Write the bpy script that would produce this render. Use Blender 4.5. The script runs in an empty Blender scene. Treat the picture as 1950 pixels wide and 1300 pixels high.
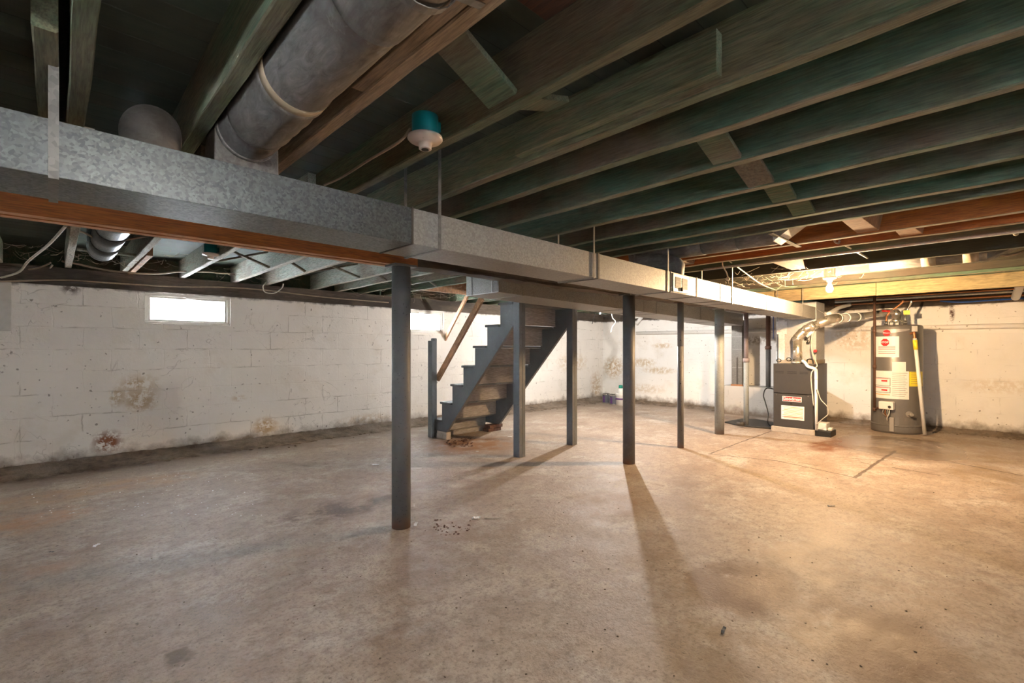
import bpy, bmesh, math, random
from mathutils import Vector, Matrix
random.seed(7)
PI = math.pi
SC = bpy.context.scene
COL = SC.collection

# ------------------------------------------------------------------ camera, world, light, exposure
H = 1.15                      # camera height
F = 902.0                     # focal length in px of the 1950 px wide frame
CX, HY = 975.0, 664.0         # principal column and horizon row
PHI = math.radians(45.87)     # heading of the camera, counted from +X
cam_d = bpy.data.cameras.new('camera'); cam = bpy.data.objects.new('camera', cam_d); COL.objects.link(cam)
cam_d.sensor_width = 36.0; cam_d.lens = 36.0 * F / 1950.0
cam_d.shift_y = (HY - 650.0) / 1950.0
cam_d.clip_start = 0.05
cam.location = (0, 0, H); cam.rotation_euler = (PI / 2, 0, PHI - PI / 2)
SC.camera = cam
SC.view_settings.view_transform = 'Standard'; SC.view_settings.look = 'None'
SC.view_settings.exposure = 2.1; SC.view_settings.gamma = 1.0
SC.view_settings.use_curve_mapping = False
SC.cycles.max_bounces = 10; SC.cycles.diffuse_bounces = 6
SC.cycles.sample_clamp_indirect = 6.0

wd = bpy.data.worlds.new('daylight'); SC.world = wd; wd.use_nodes = True
wd.node_tree.nodes['Background'].inputs[0].default_value = (0.86, 0.93, 1.0, 1)
wd.node_tree.nodes['Background'].inputs[1].default_value = 9.0

BULB_A = Vector((5.68, 1.21, 1.76))     # warm bulb by the furnace
BULB_B = Vector((6.17, 4.10, 1.80))     # white bulb behind the second duct
BULB_C = Vector((0.285, -0.40, 1.855))    # white bulb behind the photographer

def area(name, loc, rot, sx, sy, power, col):
    l = bpy.data.lights.new(name, 'AREA'); l.shape = 'RECTANGLE'; l.size = sx; l.size_y = sy
    l.energy = power; l.color = col
    o = bpy.data.objects.new(name, l); o.location = loc; o.rotation_euler = rot; COL.objects.link(o)
    return o
DAY = (0.80, 0.90, 1.0)
area('daylight_and_fill', (1.10, 6.62, 1.60), (-PI / 2 , 0, 0), 0.78, 0.34, 110, DAY)
area('daylight_and_fill', (4.15, 6.62, 1.60), (-PI / 2 , 0, 0), 0.78, 0.34, 330, DAY)
area('daylight_and_fill', (0.40, -4.32, 1.50), (PI / 2, 0, 0), 0.8, 0.4, 300, DAY)  # added fill lamp outside an unseen window behind the camera
area('daylight_and_fill', (-3.82, 1.50, 1.50), (PI / 2, 0, -PI / 2), 0.8, 0.4, 300, DAY)  # second added fill lamp, also behind the camera

# ------------------------------------------------------------------ helpers: pixel rays onto real planes
Fw = Vector((math.cos(PHI), math.sin(PHI), 0)); Rt = Vector((math.sin(PHI), -math.cos(PHI), 0))
CAM = Vector((0, 0, H))
def W(px, py, d):
    return CAM + Fw * d + Rt * ((px - CX) / F * d) + Vector((0, 0, (HY - py) / F * d))
def ray(px, py): return W(px, py, 1.0) - CAM
def onZ(px, py, z=0.0):
    r = ray(px, py); return CAM + r * ((z - H) / r.z)
def onX(px, py, x):
    r = ray(px, py); return CAM + r * (x / r.x)
def onY(px, py, y):
    r = ray(px, py); return CAM + r * (y / r.y)

# ------------------------------------------------------------------ mesh helpers
def box(bm, x0, x1, y0, y1, z0, z1, mi=0):
    vs = [bm.verts.new(p) for p in ((x0,y0,z0),(x1,y0,z0),(x1,y1,z0),(x0,y1,z0),(x0,y0,z1),(x1,y0,z1),(x1,y1,z1),(x0,y1,z1))]
    for f in ((0,3,2,1),(4,5,6,7),(0,1,5,4),(1,2,6,5),(2,3,7,6),(3,0,4,7)):
        bm.faces.new([vs[i] for i in f]).material_index = mi
    return vs
def hexa(bm, lo, hi):
    vs = [bm.verts.new(p) for p in list(lo) + list(hi)]
    for f in ((0,3,2,1),(4,5,6,7),(0,1,5,4),(1,2,6,5),(2,3,7,6),(3,0,4,7)):
        bm.faces.new([vs[i] for i in f])
    return vs
def frame_of(d):
    d = d.normalized(); a = Vector((0,0,1)) if abs(d.z) < 0.9 else Vector((1,0,0))
    u = d.cross(a).normalized(); v = u.cross(d).normalized(); return u, v
def bar(bm, a, b, w, t, up=None):
    """rectangular bar from a to b, w wide (across up) and t thick (along up)"""
    a = Vector(a); b = Vector(b); d = (b - a).normalized()
    up = Vector(up) if up else Vector((0,0,1))
    u = d.cross(up).normalized(); v = u.cross(d).normalized()
    lo = [a - u*w/2 - v*t/2, a + u*w/2 - v*t/2, a + u*w/2 + v*t/2, a - u*w/2 + v*t/2]
    hexa(bm, lo, [p + (b - a) for p in lo])
def tube(bm, pts, r, n=10, cap=True):
    pts = [Vector(p) for p in pts]; rings = []
    rs = r if isinstance(r, (list, tuple)) else [r] * len(pts)
    u = None
    for i, p in enumerate(pts):
        d = (pts[min(i+1, len(pts)-1)] - pts[max(i-1, 0)])
        if d.length < 1e-7: d = Vector((0,0,1))
        d.normalize()
        if u is None: u, _ = frame_of(d)
        u = (u - d * u.dot(d)).normalized(); v = d.cross(u)
        rings.append([bm.verts.new(p + (u*math.cos(2*PI*k/n) + v*math.sin(2*PI*k/n)) * rs[i]) for k in range(n)])
    for a, b in zip(rings, rings[1:]):
        for k in range(n):
            f = bm.faces.new((a[k], a[(k+1)%n], b[(k+1)%n], b[k])); f.smooth = True
    if cap:
        bm.faces.new(list(reversed(rings[0]))); bm.faces.new(rings[-1])
def smooth_path(pts, sub=6):
    pts = [Vector(p) for p in pts]; out = []
    P = [pts[0]] + pts + [pts[-1]]
    for i in range(1, len(P) - 2):
        for k in range(sub):
            t = k / sub
            a, b, c, d = P[i-1], P[i], P[i+1], P[i+2]
            out.append(0.5*((2*b) + (c-a)*t + (2*a-5*b+4*c-d)*t*t + (3*b-a-3*c+d)*t**3))
    out.append(pts[-1]); return out
def cyl(bm, c, r, z0, z1, n=24, r2=None):
    tube(bm, [(c[0], c[1], z0), (c[0], c[1], z1)], [r, r if r2 is None else r2], n)
def lathe(bm, c, prof, n=32):
    """prof: (radius, z) list, closed at both ends"""
    rings = [[bm.verts.new((c[0] + r*math.cos(2*PI*k/n), c[1] + r*math.sin(2*PI*k/n), z)) for k in range(n)] for r, z in prof]
    for a, b in zip(rings, rings[1:]):
        for k in range(n):
            f = bm.faces.new((a[k], a[(k+1)%n], b[(k+1)%n], b[k])); f.smooth = True
    bm.faces.new(list(reversed(rings[0]))); bm.faces.new(rings[-1])
def sphere(bm, c, r, sz=1.0, n=16):
    m = Matrix.Translation(Vector(c)) @ Matrix.Diagonal((1, 1, sz, 1))
    g = bmesh.ops.create_uvsphere(bm, u_segments=n, v_segments=max(6, n//2), radius=r, matrix=m)
    for v in g['verts']:
        for f in v.link_faces: f.smooth = True
def B(): return bmesh.new()

def thing(name, label, cat, loc=(0,0,0), group=None):
    o = bpy.data.objects.new(name, None); COL.objects.link(o); o.empty_display_size = 0.1
    o.location = Vector(loc); o['label'] = label; o['category'] = cat
    if group: o['group'] = group
    return o
WL = {}
def wloc(o):
    return WL.get(o.name, Vector(o.location))
def obj(name, bm, mat, parent=None, loc=None, bevel=0.0, fix=True):
    """link bm (built in room coordinates) as one mesh object"""
    if fix: bmesh.ops.recalc_face_normals(bm, faces=bm.faces[:])
    if loc is None:
        if parent is not None: loc = wloc(parent)
        elif bm.verts:
            n = len(bm.verts)
            loc = Vector((sum(v.co.x for v in bm.verts)/n, sum(v.co.y for v in bm.verts)/n, min(v.co.z for v in bm.verts)))
        else: loc = Vector((0,0,0))
    loc = Vector(loc)
    for v in bm.verts: v.co -= loc
    me = bpy.data.meshes.new(name); bm.to_mesh(me); bm.free()
    for m in (mat if isinstance(mat, (list, tuple)) else [mat]): me.materials.append(m)
    o = bpy.data.objects.new(name, me); COL.objects.link(o)
    if parent is not None:
        o.parent = parent; o.location = loc - wloc(parent)
    else: o.location = loc
    WL[o.name] = loc
    if bevel:
        b = o.modifiers.new('bevel', 'BEVEL'); b.width = bevel; b.segments = 2; b.limit_method = 'ANGLE'
    return o
def tag(o, label, cat, group=None, kind=None):
    o['label'] = label; o['category'] = cat
    if group: o['group'] = group
    if kind: o['kind'] = kind
    return o
def struct(name, bm, mat, label=None, **k):
    o = obj(name, bm, mat, **k)
    o['kind'] = 'structure'
    if label: o['label'] = label
    return o

# ------------------------------------------------------------------ node helpers
class NT:
    def __init__(s, name):
        s.m = bpy.data.materials.new(name); s.m.use_nodes = True; s.t = s.m.node_tree; s.n = s.t.nodes; s.l = s.t.links
        s.b = s.n['Principled BSDF']; s.tc = s.n.new('ShaderNodeTexCoord')
    def link(s, a, b): s.l.new(a, b)
    def put(s, node, key, v):
        if v is None: return
        if hasattr(v, 'is_output') or isinstance(v, bpy.types.NodeSocket): s.l.new(v, node.inputs[key])
        else: node.inputs[key].default_value = v
    def co(s, scale=(1,1,1), rand=True, which='Object', off=(0,0,0)):
        mp = s.n.new('ShaderNodeMapping'); mp.inputs['Scale'].default_value = scale; mp.inputs['Location'].default_value = off
        s.l.new(s.tc.outputs[which], mp.inputs['Vector'])
        if not rand: return mp.outputs[0]
        oi = s.n.new('ShaderNodeObjectInfo'); mu = s.n.new('ShaderNodeMath'); mu.operation = 'MULTIPLY'; mu.inputs[1].default_value = 37.0
        s.l.new(oi.outputs['Random'], mu.inputs[0])
        va = s.n.new('ShaderNodeVectorMath'); va.operation = 'ADD'
        s.l.new(mp.outputs[0], va.inputs[0]); s.l.new(mu.outputs[0], va.inputs[1]); return va.outputs[0]
    def world(s):
        g = s.n.new('ShaderNodeNewGeometry'); return g.outputs['Position']
    def noise(s, vec, scale, detail=4, rough=0.55, dist=0.0, out=0):
        n = s.n.new('ShaderNodeTexNoise'); s.put(n, 'Vector', vec); n.inputs['Scale'].default_value = scale
        n.inputs['Detail'].default_value = detail; n.inputs['Roughness'].default_value = rough; n.inputs['Distortion'].default_value = dist
        return n.outputs[out]
    def ramp(s, fac, stops):
        r = s.n.new('ShaderNodeValToRGB'); e = r.color_ramp.elements
        while len(e) < len(stops): e.new(0.5)
        for i, (p, c) in enumerate(stops):
            e[i].position = p; e[i].color = (c, c, c, 1) if isinstance(c, (int, float)) else (*c, 1)
        s.l.new(fac, r.inputs[0]); return r.outputs[0]
    def mix(s, fac, a, b, mode='MIX'):
        m = s.n.new('ShaderNodeMix'); m.data_type = 'RGBA'; m.blend_type = mode
        s.put(m, 0, fac)
        for k, v in ((6, a), (7, b)):
            if isinstance(v, (tuple, list)): v = (*v, 1) if len(v) == 3 else v
            s.put(m, k, v)
        return m.outputs[2]
    def math(s, op, a, b=None, clamp=False):
        m = s.n.new('ShaderNodeMath'); m.operation = op; m.use_clamp = clamp; s.put(m, 0, a)
        if b is not None: s.put(m, 1, b)
        return m.outputs[0]
    def vmath(s, op, a, b=None):
        m = s.n.new('ShaderNodeVectorMath'); m.operation = op; s.put(m, 0, a)
        if b is not None: s.put(m, 1, b)
        return m.outputs['Value'] if op in ('LENGTH', 'DOT_PRODUCT', 'DISTANCE') else m.outputs[0]
    def bump(s, h, strength=0.3, dist=0.01, prev=None):
        b = s.n.new('ShaderNodeBump'); b.inputs['Strength'].default_value = strength; b.inputs['Distance'].default_value = dist
        s.l.new(h, b.inputs['Height'])
        if prev is not None: s.l.new(prev, b.inputs['Normal'])
        return b.outputs[0]
    def spot(s, pos, c, r, soft=0.5):
        """1 inside an ellipsoid at c with radii r, falling to 0"""
        d = s.vmath('DIVIDE', s.vmath('SUBTRACT', pos, tuple(c)), tuple(r)); L = s.vmath('LENGTH', d)
        return s.ramp(L, [(soft, 1.0), (1.0, 0.0)])
    def seg(s, pos, a, b, w, w2=None):
        """1 within w of the segment a-b"""
        a = Vector(a); b = Vector(b); d = b - a
        ap = s.vmath('SUBTRACT', pos, tuple(a))
        t = s.math('DIVIDE', s.vmath('DOT_PRODUCT', ap, tuple(d)), d.length_squared, clamp=True)
        sc = s.n.new('ShaderNodeVectorMath'); sc.operation = 'SCALE'; sc.inputs[0].default_value = d; s.l.new(t, sc.inputs['Scale'])
        L = s.vmath('LENGTH', s.vmath('SUBTRACT', ap, sc.outputs[0]))
        mr = s.n.new('ShaderNodeMapRange'); s.l.new(L, mr.inputs[0])
        mr.inputs[1].default_value = w; mr.inputs[2].default_value = w2 or w * 2; mr.inputs[3].default_value = 1; mr.inputs[4].default_value = 0
        return mr.outputs[0]
    def done(s, color=None, rough=0.7, metal=0.0, normal=None, spec=None):
        if color is not None:
            s.put(s.b, 'Base Color', (*color, 1) if isinstance(color, tuple) and len(color) == 3 else color)
        s.put(s.b, 'Roughness', rough); s.put(s.b, 'Metallic', metal)
        if normal is not None: s.l.new(normal, s.b.inputs['Normal'])
        if spec is not None: s.b.inputs['Specular IOR Level'].default_value = spec
        return s.m

def M_wood(name, a, b, c, scale=(14, 0.9, 14), patch=0.5, rough=0.85, bump=0.35, chips=0.0):
    t = NT(name); v = t.co(scale)
    g = t.noise(v, 3.0, 6, 0.62, 0.8)
    v2 = t.co(tuple(min(x, 3.0) if x < 3 else 2.4 for x in scale))
    p = t.noise(v2, 1.1, 4, 0.6)
    base = t.mix(t.ramp(g, [(0.32, 0.0), (0.68, 1.0)]), a, b)
    col = t.mix(t.ramp(p, [(patch - 0.06, 0.0), (patch + 0.1, 1.0)]), base, c)
    fine = t.noise(v, 14.0, 3, 0.6)
    col = t.mix(t.ramp(fine, [(0.3, 0.55), (0.62, 0.0)]), col, (0.02, 0.018, 0.014))
    if chips:
        k = t.noise(t.co((1, 1, 1)), 55.0, 2, 0.5)
        col = t.mix(t.ramp(k, [(0.64, 0.0), (0.70, chips)]), col, (0.03, 0.02, 0.015))
    return t.done(col, rough, 0, t.bump(g, bump, 0.004))
def M_plain(name, c, rough=0.6, metal=0.0, var=0.12, scale=20.0, spec=None):
    t = NT(name); n = t.noise(t.co(), scale, 3)
    d = tuple(x * (1 - var * 2) for x in c)
    return t.done(t.mix(t.ramp(n, [(0.3, 0.0), (0.7, 1.0)]), d, c), rough, metal, t.bump(n, 0.05, 0.002), spec)

GREEN_A, GREEN_B, GREEN_C = (0.070, 0.145, 0.085), (0.19, 0.205, 0.125), (0.19, 0.145, 0.09)
wood_green  = M_wood('green_stained_joist_wood', GREEN_A, GREEN_B, GREEN_C, patch=0.52)
wood_dkgrn  = M_wood('dark_green_joist_wood', (0.048, 0.108, 0.068), (0.115, 0.150, 0.092), (0.135, 0.098, 0.062), patch=0.54)
wood_dimmed   = M_wood('dimmed_brown_joist_wood', (0.03, 0.03, 0.02), (0.055, 0.05, 0.032), (0.05, 0.035, 0.02))  # brown painted darker to offset the warm bulb's strong light on these joists
wood_under  = M_wood('worn_tan_joist_underside', (0.145, 0.135, 0.085), (0.22, 0.185, 0.125), (0.11, 0.14, 0.085), patch=0.5)
wood_bright = M_wood('bright_green_joist_wood', (0.15, 0.22, 0.13), (0.29, 0.27, 0.17), (0.22, 0.17, 0.10), patch=0.56)
wood_upale  = M_wood('whitish_joist_underside', (0.50, 0.50, 0.44), (0.62, 0.58, 0.50), (0.36, 0.31, 0.24), patch=0.55)
wood_pale   = M_wood('pale_green_washed_wood', (0.36, 0.45, 0.38), (0.50, 0.48, 0.42), (0.30, 0.26, 0.21), patch=0.52, chips=0.5)
wood_tan    = M_wood('tan_bare_wood', (0.30, 0.215, 0.14), (0.40, 0.30, 0.20), (0.24, 0.165, 0.10), patch=0.55)
wood_red    = M_wood('dark_reddish_board', (0.10, 0.042, 0.022), (0.15, 0.06, 0.03), (0.07, 0.032, 0.02))
wood_orange = M_wood('orange_brown_joist_wood', (0.38, 0.105, 0.018), (0.50, 0.16, 0.03), (0.22, 0.06, 0.014), patch=0.62)
wood_beam   = M_wood('orange_laminated_beam_wood', (0.33, 0.095, 0.018), (0.42, 0.14, 0.03), (0.26, 0.075, 0.015), scale=(0.8, 14, 14), patch=0.6, bump=0.15)
wood_plyend = M_wood('pink_planed_beam_edge', (0.62, 0.30, 0.16), (0.70, 0.37, 0.21), (0.5, 0.22, 0.10), scale=(0.8, 14, 14), patch=0.6, bump=0.15)
wood_yellow = M_wood('yellow_pine_board', (0.25, 0.195, 0.095), (0.33, 0.26, 0.13), (0.18, 0.13, 0.065), patch=0.6)
wood_dark   = M_wood('dark_weathered_timber', (0.085, 0.062, 0.045), (0.16, 0.125, 0.095), (0.05, 0.038, 0.03), scale=(0.9, 14, 14), patch=0.5, bump=0.8)
wood_lath   = M_wood('grey_green_lath', (0.22, 0.23, 0.17), (0.30, 0.28, 0.21), (0.16, 0.13, 0.09), scale=(5, 5, 5))
wood_rail   = M_wood('brown_stair_rail_wood', (0.34, 0.17, 0.08), (0.45, 0.25, 0.13), (0.25, 0.12, 0.06), scale=(9, 1.5, 1.5), patch=0.6)

def M_greypaint(name, c, rust=0.0, dark=(0.035, 0.032, 0.03)):
    t = NT(name); n = t.noise(t.co(), 3.0, 5, 0.6); k = t.noise(t.co(), 70.0, 2, 0.5); m = t.noise(t.co(), 9.0, 4, 0.6)
    col = t.mix(t.ramp(n, [(0.3, 0.0), (0.7, 1.0)]), tuple(x*0.72 for x in c), c)
    col = t.mix(t.ramp(m, [(0.58, 0.0), (0.72, 0.5)]), col, tuple(min(1, x*1.35) for x in c))
    col = t.mix(t.ramp(k, [(0.66, 0.0), (0.71, 0.85)]), col, dark)
    if rust:
        z = t.n.new('ShaderNodeSeparateXYZ'); t.l.new(t.world(), z.inputs[0])
        low = t.ramp(z.outputs[2], [(0.0, 1.0), (0.10, 0.0)])
        col = t.mix(t.math('MULTIPLY', low, t.ramp(m, [(0.35, 0.0), (0.6, rust)])), col, (0.20, 0.075, 0.025))
    return t.done(col, 0.55, 0, t.bump(k, 0.12, 0.002))
post_paint  = M_greypaint('grey_painted_steel', (0.128, 0.122, 0.118), 0.9)
post_light  = M_greypaint('light_grey_painted_steel', (0.30, 0.32, 0.325), 0.6)
stair_paint = M_greypaint('blue_grey_stair_paint', (0.14, 0.148, 0.155), 0.0, (0.07, 0.045, 0.03))
riser_wood  = M_wood('unpainted_back_of_risers', (0.33, 0.30, 0.29), (0.40, 0.365, 0.35), (0.27, 0.235, 0.22), scale=(0.9, 12, 12), patch=0.6)

def M_galv(name, c0, c1, rough=0.42, metal=0.75, scale=60.0, dust=0.0, dustc=(0.30, 0.25, 0.20)):
    t = NT(name); v = t.n.new('ShaderNodeTexVoronoi'); v.inputs['Scale'].default_value = scale
    w = t.co((1, 1, 1)); n = t.noise(w, 6.0, 3, 0.6); 
    t.l.new(t.vmath('ADD', w, t.mix(0.985, t.noise(w, 30.0, 2, 0.5, 0, 1), (0, 0, 0))), v.inputs['Vector'])
    s = t.n.new('ShaderNodeSeparateColor'); t.l.new(v.outputs['Color'], s.inputs[0])
    col = t.mix(s.outputs[0], c0, c1)
    col = t.mix(t.ramp(n, [(0.35, 0.0), (0.7, 0.35)]), col, tuple(x*0.8 for x in c1))
    if dust:
        col = t.mix(t.ramp(t.noise(w, 3.5, 5, 0.65), [(0.4, 0.0), (0.62, dust)]), col, dustc)
    r = t.math('ADD', t.math('MULTIPLY', s.outputs[1], 0.16), rough - 0.08)
    return t.done(col, r, metal, t.bump(n, 0.1, 0.01))
galv       = M_galv('galvanized_sheet_metal', (0.075, 0.084, 0.087), (0.155, 0.168, 0.17), 0.40, 0.6, 130.0)
def M_dusty():
    t = NT('dusty_galvanized_pipe'); w = t.co((1, 1, 1)); v = t.co((9, 2.5, 9))
    a = t.noise(v, 3.0, 6, 0.7, 1.5); b_ = t.noise(w, 2.6, 5, 0.7, 0.6)
    col = t.mix(t.ramp(a, [(0.3, 0.0), (0.7, 1.0)]), (0.085, 0.082, 0.078), (0.26, 0.25, 0.24))
    col = t.mix(t.ramp(b_, [(0.42, 0.0), (0.60, 0.75)]), col, (0.085, 0.07, 0.058))
    col = t.mix(t.ramp(t.noise(w, 5.0, 5, 0.75, 1.0), [(0.60, 0.0), (0.72, 0.6)]), col, (0.34, 0.33, 0.31))
    return t.done(col, 0.6, 0.25, t.bump(a, 0.1, 0.004))
galv_dusty = M_dusty()
galv_pale  = M_galv('pale_galvanized_metal', (0.55, 0.56, 0.56), (0.70, 0.71, 0.70), 0.5, 0.45)
galv_warm  = M_galv('dull_galvanized_duct', (0.25, 0.245, 0.23), (0.36, 0.355, 0.335), 0.5, 0.3, 120.0)
strap_m    = M_galv('galvanized_strap', (0.14, 0.14, 0.135), (0.22, 0.215, 0.205), 0.5, 0.5)
foil       = M_galv('aluminium_flue_pipe', (0.62, 0.58, 0.50), (0.78, 0.74, 0.66), 0.3, 0.85, 15)
tape_m     = M_plain('tan_duct_tape', (0.33, 0.27, 0.19), 0.6)
seam_dark  = M_plain('dark_duct_seam', (0.08, 0.07, 0.06), 0.6, 0.3)
chrome     = M_plain('bright_metal', (0.75, 0.74, 0.72), 0.25, 0.9)
furn_grey  = M_plain('dark_grey_furnace_paint', (0.052, 0.048, 0.045), 0.42, 0.2, 0.03)
plen_grey  = M_galv('plenum_sheet_metal', (0.38, 0.38, 0.38), (0.45, 0.45, 0.45), 0.5, 0.3)
heater_m   = M_plain('grey_water_heater_enamel', (0.18, 0.17, 0.163), 0.38, 0.25, 0.02)
heater_lt  = M_plain('light_grey_heater_band', (0.36, 0.34, 0.32), 0.4, 0.2, 0.02)
black      = M_plain('black_plastic', (0.015, 0.015, 0.015), 0.5)
white_pl   = M_plain('white_plastic', (0.80, 0.80, 0.78), 0.4, 0, 0.03)
cable_m    = M_plain('tan_cable_jacket', (0.36, 0.28, 0.20), 0.6)
cable_w    = M_plain('white_cable_jacket', (0.62, 0.57, 0.48), 0.5)
blue_m     = M_plain('blue_tubing', (0.015, 0.10, 0.42), 0.4)
copper     = M_plain('copper_pipe', (0.50, 0.22, 0.10), 0.4, 0.7)
brown_pipe = M_plain('brown_rusty_pipe', (0.16, 0.085, 0.06), 0.6, 0.3)
teal       = M_plain('teal_plastic_box', (0.0, 0.18, 0.20), 0.5, 0, 0.05)
porcelain  = M_plain('cream_porcelain', (0.66, 0.56, 0.50), 0.3, 0, 0.05)
red_m      = M_plain('red_enamel', (0.60, 0.02, 0.02), 0.4, 0, 0.02)
yellow_m   = M_plain('yellow_paper_label', (0.85, 0.68, 0.04), 0.5, 0, 0.02)
paper      = M_plain('white_paper_label', (0.82, 0.82, 0.80), 0.5, 0, 0.02)
orange_m   = M_plain('orange_print', (0.80, 0.35, 0.06), 0.5, 0, 0.02)
purple_m   = M_plain('purple_print', (0.10, 0.03, 0.16), 0.5, 0, 0.02)
can_grey   = M_plain('charcoal_can_label', (0.10, 0.10, 0.12), 0.45, 0, 0.05)
ink        = M_plain('grey_print', (0.12, 0.12, 0.12), 0.6, 0, 0.02)
brick_m    = M_plain('old_brown_brick', (0.16, 0.08, 0.055), 0.9, 0, 0.25, 30)
conc_lt    = M_plain('pale_concrete_block', (0.46, 0.40, 0.34), 0.9, 0, 0.12, 25)
dark_sheet = M_plain('black_rubber_sheet', (0.03, 0.028, 0.026), 0.6, 0, 0.2, 12)
web_m      = M_plain('dusty_cobweb', (0.45, 0.38, 0.30), 0.9)
vinyl      = M_plain('white_vinyl_frame', (0.60, 0.57, 0.52), 0.45, 0, 0.05)

def M_glass():
    t = NT('window_glass'); t.b.inputs['Transmission Weight'].default_value = 1.0
    t.b.inputs['IOR'].default_value = 1.01
    return t.done((1, 1, 1), 0.0)
glass_m = M_glass()
def M_emit(name, col, s):
    t = NT(name); t.b.inputs['Emission Color'].default_value = (*col, 1); t.b.inputs['Emission Strength'].default_value = s
    return t.done(col, 0.5)
bulb_warm = M_emit('glowing_warm_bulb_glass', (1.0, 0.66, 0.35), 2150.0)
bulb_cool = M_emit('glowing_white_bulb_glass', (1.0, 0.94, 0.88), 1350.0)
bulb_cam  = M_emit('glowing_soft_bulb_glass', (1.0, 0.92, 0.84), 230.0)

# painted block wall --------------------------------------------------------
def M_wall(name, axis, off, spots, paint=(0.86, 0.825, 0.775), mk=0.7):
    t = NT(name); pos = t.world()
    sp = t.n.new('ShaderNodeSeparateXYZ'); t.l.new(pos, sp.inputs[0])
    cb = t.n.new('ShaderNodeCombineXYZ'); t.l.new(sp.outputs[axis], cb.inputs[0]); t.l.new(sp.outputs[2], cb.inputs[1])
    dn = t.noise(pos, 5.0, 4, 0.6, 0, 1)
    uv = t.vmath('ADD', cb.outputs[0], t.vmath('MULTIPLY', t.vmath('SUBTRACT', dn, (0.5, 0.5, 0.5)), (0.055, 0.045, 0)))
    uv = t.vmath('ADD', uv, off)
    br = t.n.new('ShaderNodeTexBrick'); t.l.new(uv, br.inputs['Vector'])
    br.inputs['Scale'].default_value = 1.0; br.inputs['Brick Width'].default_value = 0.43; br.inputs['Row Height'].default_value = 0.214
    br.inputs['Mortar Size'].default_value = 0.007; br.inputs['Mortar Smooth'].default_value = 0.6
    mort = t.math('MULTIPLY', br.outputs['Fac'], mk)
    big = t.noise(pos, 1.3, 4, 0.6); mid = t.noise(pos, 6.0, 5, 0.62); fine = t.noise(pos, 45.0, 4, 0.6)
    col = t.mix(t.ramp(big, [(0.35, 0.0), (0.7, 1.0)]), tuple(x*0.90 for x in paint), paint)
    # broken mortar lines
    brk = t.ramp(t.noise(pos, 4.2, 3, 0.6), [(0.50, 0.0), (0.64, 1.0)])
    col = t.mix(t.math('MULTIPLY', t.math('MULTIPLY', mort, brk), 0.55), col, (0.20, 0.165, 0.12))
    # small dark pits
    col = t.mix(t.ramp(t.noise(pos, 24.0, 2, 0.4), [(0.70, 0.0), (0.755, 0.7)]), col, (0.14, 0.11, 0.085))
    # yellowish damp
    col = t.mix(t.ramp(t.noise(pos, 1.9, 5, 0.65), [(0.56, 0.0), (0.75, 0.30)]), col, (0.50, 0.40, 0.26))
    # stains where they are on the wall
    for c, r, k, sc in spots:
        m = t.math('MULTIPLY', t.spot(pos, c, r, 0.4), t.ramp(t.noise(pos, 16.0, 5, 0.7), [(0.42, 0.0), (0.54, 1.0)]))
        col = t.mix(t.math('MULTIPLY', m, k), col, sc)
    # grime at the foot and below the sill
    foot = t.math('ADD', sp.outputs[2], t.math('MULTIPLY', t.math('SUBTRACT', mid, 0.5), 0.30))
    col = t.mix(t.ramp(foot, [(0.04, 0.95), (0.17, 0.0)]), col, (0.17, 0.125, 0.09))
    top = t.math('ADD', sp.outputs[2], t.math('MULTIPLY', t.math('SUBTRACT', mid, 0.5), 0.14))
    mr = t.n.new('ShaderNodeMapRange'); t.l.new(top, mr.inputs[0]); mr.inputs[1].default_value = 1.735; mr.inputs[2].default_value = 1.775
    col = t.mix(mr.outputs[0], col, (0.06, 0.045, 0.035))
    h = t.math('SUBTRACT', t.math('ADD', t.math('MULTIPLY', mid, 0.5), t.math('MULTIPLY', fine, 0.18)), t.math('MULTIPLY', mort, t.math('ADD', t.math('MULTIPLY', brk, 0.5), 0.20)))
    # cracks and drips under the paint
    cr = t.noise(pos, 2.6, 3, 0.5, 1.2); ridge = t.math('ABSOLUTE', t.math('SUBTRACT', cr, 0.5))
    line = t.ramp(ridge, [(0.0, 1.0), (0.006, 0.0)])
    gate = t.ramp(t.noise(pos, 1.7, 2, 0.5), [(0.50, 0.0), (0.57, 1.0)])
    ln = t.math('MULTIPLY', t.math('MULTIPLY', line, gate), 0.55 if mk > 0.5 else 0.12)
    col = t.mix(t.math('MULTIPLY', ln, 0.5), col, (0.16, 0.13, 0.10))
    h = t.math('SUBTRACT', h, t.math('MULTIPLY', ln, 0.4))
    return t.done(col, 0.62, 0, t.bump(h, 0.55, 0.022))
YL, XR = 6.30, 9.00
def wl(px, py): return onY(px, py, YL)
def wr(px, py): return onX(px, py, XR)
OCH, RUST, TAN = (0.46, 0.31, 0.15), (0.26, 0.10, 0.04), (0.55, 0.42, 0.26)
spots_l = [(wl(268,765), (0.17,0.5,0.13), 0.75, OCH), (wl(205,842), (0.15,0.5,0.15), 1.0, RUST), (wl(265,740), (0.22,0.5,0.20), 0.55, OCH), (wl(222,756), (0.08,0.5,0.12), 0.7, OCH),
           (wl(258,730), (0.13,0.5,0.05), 0.6, OCH), (wl(505,812), (0.18,0.5,0.14), 0.9, OCH), (wl(455,758), (0.10,0.5,0.05), 0.5, OCH),
           (wl(135,545), (0.10,0.5,0.10), 0.9, (0.08,0.05,0.04)), (wl(1090,690), (0.6,0.5,0.25), 0.6, TAN), (wl(1135,735), (0.25,0.5,0.4), 0.7, OCH),
           (wl(700,800), (0.5,0.5,0.12), 0.5, OCH), (wl(640,830), (0.8,0.5,0.10), 0.5, (0.2,0.17,0.14))]
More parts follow.
